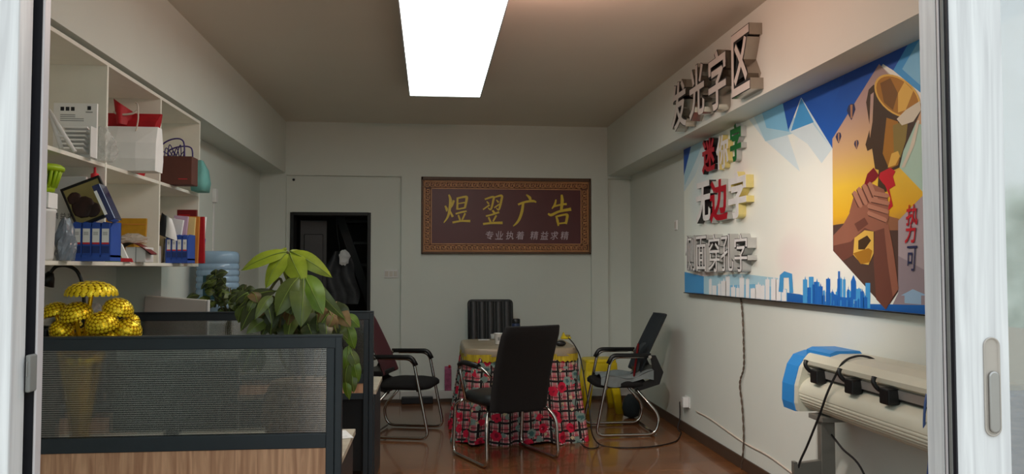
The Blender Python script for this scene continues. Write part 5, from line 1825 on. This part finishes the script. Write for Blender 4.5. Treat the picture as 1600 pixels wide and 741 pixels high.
pr_([(1068, 440), (1110, 436), (1150, 447), (1250, 460), (1300, 474), (1500, 478), (1500, 500), (1068, 462)], 'p_sl')
pr_([(1068, 425), (1100, 432), (1130, 460), (1068, 460)], 'p_mid')
pr_([(1105, 448), (1150, 446), (1128, 463)], 'p_cy1')
pr_([(1180, 455), (1214, 458), (1196, 468)], 'p_cy2')
pr_([(1100, 432), (1160, 428), (1225, 436), (1225, 470), (1100, 462)], 'p_cy1')
pr_([(1120, 447), (1180, 444), (1230, 452), (1230, 471), (1120, 464)], 'p_cy2')
lay[0] += 1
skyl(1108, 1222, 18, 3, 14, 34, pm('p_white', S(246, 246, 246)))
lay[0] += 1
skyl(1255, 1362, 18, 5, 16, 44, 'p_mid')
lay[0] += 1
skyl(1262, 1358, 14, 9, 10, 50, pm('p_sb', S(30, 104, 190)))
pr_([(1300, 458), (1310, 462), (1310, 424), (1313, 424), (1313, 464), (1330, 466), (1330, 440), (1334, 430), (1338, 440), (1338, 468), (1300, 470)], 'p_sb')
# two tilted towers and a low gate outline
pr_([(1217, 456), (1219, 430), (1226, 424), (1238, 428), (1240, 458), (1234, 458), (1233, 434), (1225, 434), (1224, 457)], 'p_mid')
pr_([(1414, 474), (1414, 462), (1408, 462), (1427, 452), (1450, 462), (1440, 462), (1440, 476)], pm('p_sl2', S(150, 186, 216)))
# balloons
for cx, cy, s_ in ((1331, 180, 9), (1311, 219, 6), (1339, 229, 5)):
    pr_([(cx - s_ * .5 + 0, cy), (cx - s_ * .8, cy - s_ * .8), (cx - s_ * .5, cy - s_ * 1.7), (cx, cy - s_ * 2), (cx + s_ * .5, cy - s_ * 1.9), (cx + s_ * .7, cy - s_ * 1.0), (cx + s_ * .35, cy), (cx, cy + s_ * .9)], pm('p_navy', S(46, 52, 92)))
    pr_([(cx - s_ * .15, cy + s_ * .5), (cx - s_ * .2, cy - s_ * 1.8), (cx + s_ * .2, cy - s_ * 1.8), (cx + s_ * .15, cy + s_ * .5)], pm('p_stripe', S(176, 132, 96)))
# trophy cup
pm('p_gold', S(168, 118, 34)); pm('p_goldl', S(224, 184, 84)); pm('p_bronze', S(70, 50, 30)); pm('p_glass', S(214, 210, 190)); pm('p_red', S(196, 30, 44)); pm('p_redd', S(132, 16, 32))
pr_([(1354, 160), (1358, 140), (1366, 132), (1371, 140), (1370, 180), (1364, 232), (1356, 236), (1353, 226), (1360, 200)], 'p_bronze')
pr_([(1361, 148), (1366, 144), (1364, 190), (1360, 216), (1359, 200)], 'p_sky')
pr_([(1368, 142), (1378, 150), (1400, 160), (1432, 158), (1440, 172), (1428, 200), (1412, 236), (1406, 262), (1388, 270), (1368, 264), (1363, 230), (1366, 190)], 'p_bronze')
pr_([(1386, 184), (1404, 190), (1408, 240), (1404, 258), (1390, 264), (1380, 240)], 'p_gold')
pr_([(1396, 196), (1420, 186), (1416, 220), (1408, 246), (1398, 250)], pm('p_goldm', S(140, 124, 60)))
# bowl rim ellipse
el_ = [(1403 + 36 * math.cos(a), 150 + 31 * math.sin(a) + 14 * math.cos(a)) for a in [2 * PI * i / 28 for i in range(28)]]
pr_(el_, 'p_goldl')
el_ = [(1403 + 33 * math.cos(a), 150 + 28 * math.sin(a) + 13 * math.cos(a)) for a in [2 * PI * i / 28 for i in range(28)]]
pr_(el_, 'p_gold')
pr_([(1376, 130), (1392, 122), (1404, 146), (1396, 172), (1382, 160)], pm('p_goldd', S(120, 82, 24)))
pr_([(1404, 146), (1414, 128), (1428, 142), (1416, 172), (1404, 176)], 'p_goldl')
pr_([(1416, 172), (1438, 158), (1440, 172), (1428, 190), (1410, 196), (1402, 186)], 'p_glass')
pr_([(1434, 188), (1438, 188), (1430, 226), (1414, 262), (1409, 262), (1422, 232)], 'p_glass')
pr_([(1388, 262), (1394, 240), (1404, 236), (1407, 244), (1400, 258)], 'p_goldl')
# stem, ribbon and foot
pr_([(1374, 262), (1390, 268), (1386, 300), (1372, 298)], 'p_bronze')
pr_([(1356, 272), (1366, 262), (1374, 274), (1368, 282), (1360, 288), (1354, 296), (1350, 292)], 'p_redd')
pr_([(1376, 270), (1392, 262), (1400, 268), (1396, 276), (1400, 290), (1390, 296), (1380, 286), (1374, 278)], 'p_red')
pr_([(1384, 290), (1390, 294), (1396, 322), (1388, 330), (1392, 310)], 'p_red')
# arms and clasped hands
pm('p_skin', S(150, 98, 78)); pm('p_skind', S(112, 68, 56)); pm('p_skinl', S(178, 126, 102)); pm('p_skinx', S(86, 50, 42))
pr_([(1303, 368), (1318, 352), (1330, 330), (1345, 320), (1368, 350), (1352, 372), (1336, 396), (1318, 408), (1303, 392)], 'p_skin')
pr_([(1303, 384), (1330, 378), (1352, 356), (1368, 352), (1352, 374), (1336, 398), (1318, 408), (1303, 392)], 'p_skind')
pr_([(1368, 352), (1388, 350), (1396, 390), (1405, 450), (1385, 484), (1370, 468), (1366, 410)], 'p_skind')
pr_([(1382, 352), (1389, 350), (1397, 392), (1405, 452), (1396, 464), (1388, 410)], 'p_skin')
pr_([(1336, 372), (1352, 360), (1366, 362), (1366, 396), (1358, 414), (1346, 412), (1334, 398)], 'p_goldl')
pr_([(1342, 376), (1356, 368), (1362, 376), (1352, 390), (1342, 390)], 'p_bronze')
pr_([(1334, 396), (1358, 388), (1364, 392), (1360, 410), (1346, 413)], 'p_gold')
pr_([(1328, 332), (1334, 310), (1350, 292), (1366, 288), (1382, 296), (1388, 312), (1390, 340), (1384, 356), (1366, 362), (1342, 352)], 'p_skin')
for fx0, fy0, fx1, fy1, ww in ((1336, 302, 1346, 322, 7), (1343, 296, 1354, 318, 7), (1351, 291, 1362, 314, 7), (1360, 288, 1370, 310, 7)):
    pr_([(fx0 - ww * .5, fy0), (fx0, fy0 - 4), (fx0 + ww * .5, fy0 - 2), (fx1 + ww * .4, fy1), (fx1, fy1 + 3), (fx1 - ww * .5, fy1)], 'p_skinl')
    pr_([(fx0 - ww * .6, fy0 + 1), (fx0 - ww * .45, fy0), (fx1 - ww * .45, fy1 + 2), (fx1 - ww * .6, fy1 + 3)], 'p_skinx')
for fx0, fy0, fx1, fy1, ww in ((1366, 302, 1388, 306, 7), (1362, 312, 1389, 318, 7), (1358, 322, 1388, 331, 7), (1358, 333, 1385, 344, 7)):
    pr_([(fx0, fy0 - ww * .5), (fx1, fy1 - ww * .5), (fx1 + 3, fy1), (fx1, fy1 + ww * .5), (fx0, fy0 + ww * .5), (fx0 - 2, fy0)], 'p_skinl')
    pr_([(fx0, fy0 + ww * .5), (fx1, fy1 + ww * .5), (fx1, fy1 + ww * .65), (fx0, fy0 + ww * .7)], 'p_skinx')
pr_([(1336, 350), (1352, 340), (1358, 350), (1342, 362)], 'p_skind')
# facet across the right of the picture
bpr.build('printed_graphic', bd, fix=False)
b = MB()
for ch, px, py, w_, h_, m_ in (('势', 1426, 350, .085, .17, 'p_red'), ('可', 1426, 404, .07, .11, 'p_navy'), ('必', 1462, 372, .08, .13, 'p_deep'), ('我', 1462, 408, .08, .12, 'p_deep')):
    c_ = BP(px, py); c_.x = -.0008 - .00004 * lay[0] - .0012
    add_glyph(b, ch, w_, h_, .0015, (c_, (0, -1, 0), (.0, -.12, 1), (-1, 0, 0)), m_, weight=0.0)
b.build('printed_lettering', bd, fix=False)
MB().box((-.012, Yl, -.004), (XR - BX, 0, .002), 'black_metal', .001).build('lower_edge', bd)


# ------------------------------------------------------------------ raised letters
def channel(ch, X, px0, px1, pyt, pyb, depth, face, side, label, group, edge=None, weight=.03, wall=None):
    """one free-standing letter whose face spans the given outline at distance X and whose back meets the wall"""
    a, c_ = at(px0, (pyt + pyb) / 2, X=X), at(px1, (pyt + pyb) / 2, X=X)
    ym = (a.y + c_.y) / 2
    pm_ = (px0 + px1) / 2
    zt, zb_ = at(pm_, pyt, X=X).z, at(pm_, pyb, X=X).z
    w_, h_ = a.y - c_.y, zt - zb_
    r = thing('raised_letter', label, 'letter', (X + depth, ym, zb_), 0, group)
    b = MB()
    add_glyph(b, ch, w_, h_, depth, ((0, 0, h_ / 2), (0, -1, 0), (0, 0, 1), (-1, 0, 0)), side, side, weight + (.012 if edge else 0))
    b.build('letter_body', r, fix=False)
    b = MB()
    if edge:
        add_glyph(b, ch, w_, h_, .0015, ((-depth, 0, h_ / 2), (0, -1, 0), (0, 0, 1), (-1, 0, 0)), edge, edge, weight + .014)
        b.build('letter_edge', r, fix=False)
        b = MB()
    add_glyph(b, ch, w_ * (.97 if edge else 1), h_ * (.97 if edge else 1), .0015, ((-depth - (.0016 if edge else 0), 0, h_ / 2), (0, -1, 0), (0, 0, 1), (-1, 0, 0)), face, face, weight - (.014 if edge else 0))
    b.build('letter_face', r, fix=False)
    return r


XF = 1.812
gA = 'steel letters along the right ceiling beam'
channel('发', XF, 1049, 1073, 126, 203, .078, 'steel_face', 'steel_side', 'mirror sided steel letter on the beam, farthest of the four', gA, 'black_edge')
channel('光', XF, 1077, 1101, 100, 184, .078, 'steel_face', 'steel_side', 'mirror sided steel letter on beam, second from the far end', gA, 'black_edge')
channel('字', XF, 1107, 1135, 77, 172, .078, 'steel_face', 'steel_side', 'mirror sided steel letter on beam, next to the boxed nearest one', gA, 'black_edge')
channel('区', XF, 1143, 1172, 45, 147, .078, 'steel_face', 'steel_side', 'boxy steel letter on the beam with mirror sides, nearest the door', gA, 'black_edge')
gB = 'small coloured letters at the board top'
channel('迷', 2.07, 1097, 1117, 216, 270, .038, 'red_face', 'dark_side', 'small red letter on black sides in the top row', gB, None, .03)
channel('你', 2.07, 1119, 1138, 210, 264, .038, 'white_face', 'yellow_side', 'small white letter with pale yellow sides in the top row', gB, None, .02)
channel('字', 2.07, 1141, 1158, 193, 252, .038, 'green_face', 'grey_side', 'small green letter with grey sides in the top row', gB, None, .035)
gC = 'medium letters in the board middle row'
channel('无', 2.055, 1087, 1110, 284, 348, .053, 'white_face', 'dark_side', 'white letter with black sides in the middle row', gC, None, .025)
channel('边', 2.055, 1109, 1137, 280, 347, .053, 'red_face', 'grey_side', 'red letter with grey sides in the middle row', gC, None, .03)
channel('字', 2.055, 1138, 1166, 268, 341, .053, 'white_face', 'yellow_side', 'white letter with yellow sides in the middle row', gC, None, .03)
gD = 'white letters in the board lowest row'
for ch, a_, b__, t_, u_, lab in (('侧', 1071, 1086, 368, 424, 'white black edged letter in the lowest row, farthest from the door'), ('面', 1088, 1104, 368, 425, 'white black edged letter in the lowest row, second from the far end'),
                          ('穿', 1107, 1125, 366, 426, 'white black edged letter in the middle of the lowest row'), ('孔', 1127, 1146, 366, 425, 'white black edged letter in the lowest row, second nearest the door'),
                          ('字', 1148, 1168, 365, 426, 'white black edged letter ending the lowest row nearest the door')):
    channel(ch, 2.045, a_, b__, t_, u_, .063, 'white_face', 'grey_side', lab, gD, 'black_edge', .012)

# ------------------------------------------------------------------ vinyl cutter on a stand
PL0, PL1 = 2.62, 3.93
vc = thing('vinyl_cutter', 'cream vinyl cutting plotter with blue end cap on a grey stand', 'plotter', (1.955, (PL0 + PL1) / 2, 0))
yc = (PL0 + PL1) / 2
hl = (PL1 - PL0) / 2


def px_prism(name, prof, y0, y1, m, bev=None):
    b = MB(); b.prism([Vector((x, y0 - yc, z)) for x, z in prof], (0, y1 - y0, 0), m)
    return b.build(name, vc)


E_ = lambda px, py, Y: (at(px, py, Y=Y).x - 1.90, at(px, py, Y=Y).z)
# far end cap (blue shell with grey inner cheek)
cap = [(-.115, .66), (-.125, .70), (-.122, .79), (-.095, .885), (-.06, .935), (.0, .955), (.13, .955), (.15, .90), (.15, .66)]
px_prism('end_cap', cap, PL1 - .02, PL1 + .11, 'plot_blue')
px_prism('inner_cheek', [(x * .96, .665 + (z - .66) * .97) for x, z in cap], PL1 - .06, PL1 - .02, 'plot_cream')
cap2 = px_prism('end_cap', cap, PL0 - .11, PL0 + .02, 'plot_blue')
# control panel box on top
px_prism('control_panel', [(-.05, .935), (-.05, .972), (-.02, .985), (.10, .985), (.13, .95)], PL1 - .26, PL1 - .02, 'plot_blue')
# top cover
px_prism('top_cover', [(-.085, .905), (-.088, .925), (-.06, .955), (.0, .972), (.12, .972), (.14, .94), (.14, .89), (-.06, .89)], PL0, PL1 - .06, 'plot_cream')
px_prism('slot', [(-.05, .84), (-.05, .905), (.12, .905), (.12, .84)], PL0, PL1 - .06, 'plot_dark')
px_prism('rail', [(-.066, .852), (-.07, .888), (-.05, .892), (-.05, .848)], PL0, PL1 - .06, 'alu')
# grooved drum
b = MB()
rings = []
for y in (PL0 + .0, PL1 - .06):
    ring = []
    for i in range(96):
        a = 2 * PI * i / 96
        g2 = .0025 if (PI * .95 < a < PI * 1.45 and i % 3 == 0) else 0
        ring.append(Vector((-.02 + (.093 - g2) * math.cos(a), y - yc, .755 + (.085 - g2) * math.sin(a))))
    rings.append(ring)
b.ring_loft(rings, 'plot_cream', smooth=False)
b.build('drum', vc)
px_prism('rear_beam', [(.02, .67), (.02, .86), (.14, .89), (.14, .67)], PL0, PL1 - .06, 'plot_cream')
# pinch rollers
for px in (1302, 1362, 1424):
    f = (px - 672) / 1250.
    yy = 1.875 / f
    g1 = bpy.data.objects.new('pinch_roller', None); COL.objects.link(g1); g1.parent = vc; g1.location = (0, yy - yc, 0)
    MB().box((-.112, -.034, .826), (-.06, .034, .892), 'black_plastic', .006).build('bracket', g1)
    b = MB(); b.tube(smooth_path([(-.08, .04, .865), (-.11, .045, .885), (-.125, .05, .91), (-.118, .055, .93)]), [.010] * 24 + [.012], 'black_plastic', 8); b.build('lever', g1)
    b = MB(); b.tube([(-.095, -.022, .838), (-.095, .022, .838)], .012, 'black_plastic', 12); b.build('wheel', g1)
# stand
for ly in (3.72, PL0 + .15):
    g1 = bpy.data.objects.new('stand_leg', None); COL.objects.link(g1); g1.parent = vc; g1.location = (0, ly - yc, 0)
    MB().box((-.085, -.02, .05), (-.015, .02, .672), 'plot_grey', .003).build('post', g1)
    MB().box((-.26, -.03, .035), (.22, .03, .075), 'plot_grey', .006).build('foot', g1)
    b = MB(); b.prism([Vector((-0.210, -.015, 0.365)), Vector((-0.085, -.015, 0.365)), Vector((-0.085, -.015, 0.460)), Vector((-0.180, -.015, 0.450)), Vector((-0.185, -.015, 0.430)), Vector((-0.200, -.015, 0.425)), Vector((-0.203, -.015, 0.455)), Vector((-0.220, -.015, 0.455)), Vector((-0.220, -.015, 0.405))], (0, .03, 0), 'plot_grey')
    b.build('roll_holder', g1)
    for sx in (-.24, .2):
        b = MB(); b.lathe([(.022, -.002), (.026, .01), (.026, .03), (.012, .036)], 'black_plastic', (sx, 0, 0), n_=14); b.build('caster', g1)
MB().box((-.10, 3.66 - yc, .648), (.09, 3.80 - yc, .672), 'plot_grey', .003).build('mount_plate', vc)
MB().box((-.02, PL0 + .15 - yc, .30), (.03, 3.72 - yc, .36), 'plot_grey', .004).build('cross_beam', vc)
# black cable drooping over the plotter
kc = [at(1373, 566, X=2.02), at(1356, 558, X=1.98), at(1338, 557, X=1.94), at(1318, 566, X=1.885), at(1304, 590, X=1.862), at(1292, 616, X=1.835), at(1280, 650, X=1.82), at(1262, 695, X=1.79), at(1248, 728, X=1.76), at(1245, 760, X=1.75), Vector((1.76, 3.75, .05)), Vector((1.80, 3.60, .008)), Vector((2.0, 3.5, .008))]
tag(MB().tube(smooth_path(kc), .0055, 'cord_black', 7).build('cable', None), 'black cable looping over the plotter and hanging in front', 'cable')
kc = [at(1452, 598, Y=2.9), at(1446, 630, Y=2.86), at(1444, 665, Y=2.86), at(1447, 690, Y=2.86), at(1452, 720, Y=2.88), Vector((1.85, 2.9, .3)), Vector((1.9, 2.95, .008))]
tag(MB().tube(smooth_path(kc), .005, 'cord_blue', 7).build('cable', None), 'blue cable hanging in front of the plotter beside the door jamb', 'cable')
kc = [Vector((1.93, 3.76, .60)), at(1315, 700, Y=3.6), at(1350, 741, Y=3.5), Vector((2.0, 3.35, .12)), Vector((2.05, 3.2, .008))]
tag(MB().tube(smooth_path(kc), .005, 'cord_black', 7).build('cable', None), 'black cable slanting down behind the plotter stand', 'cable')
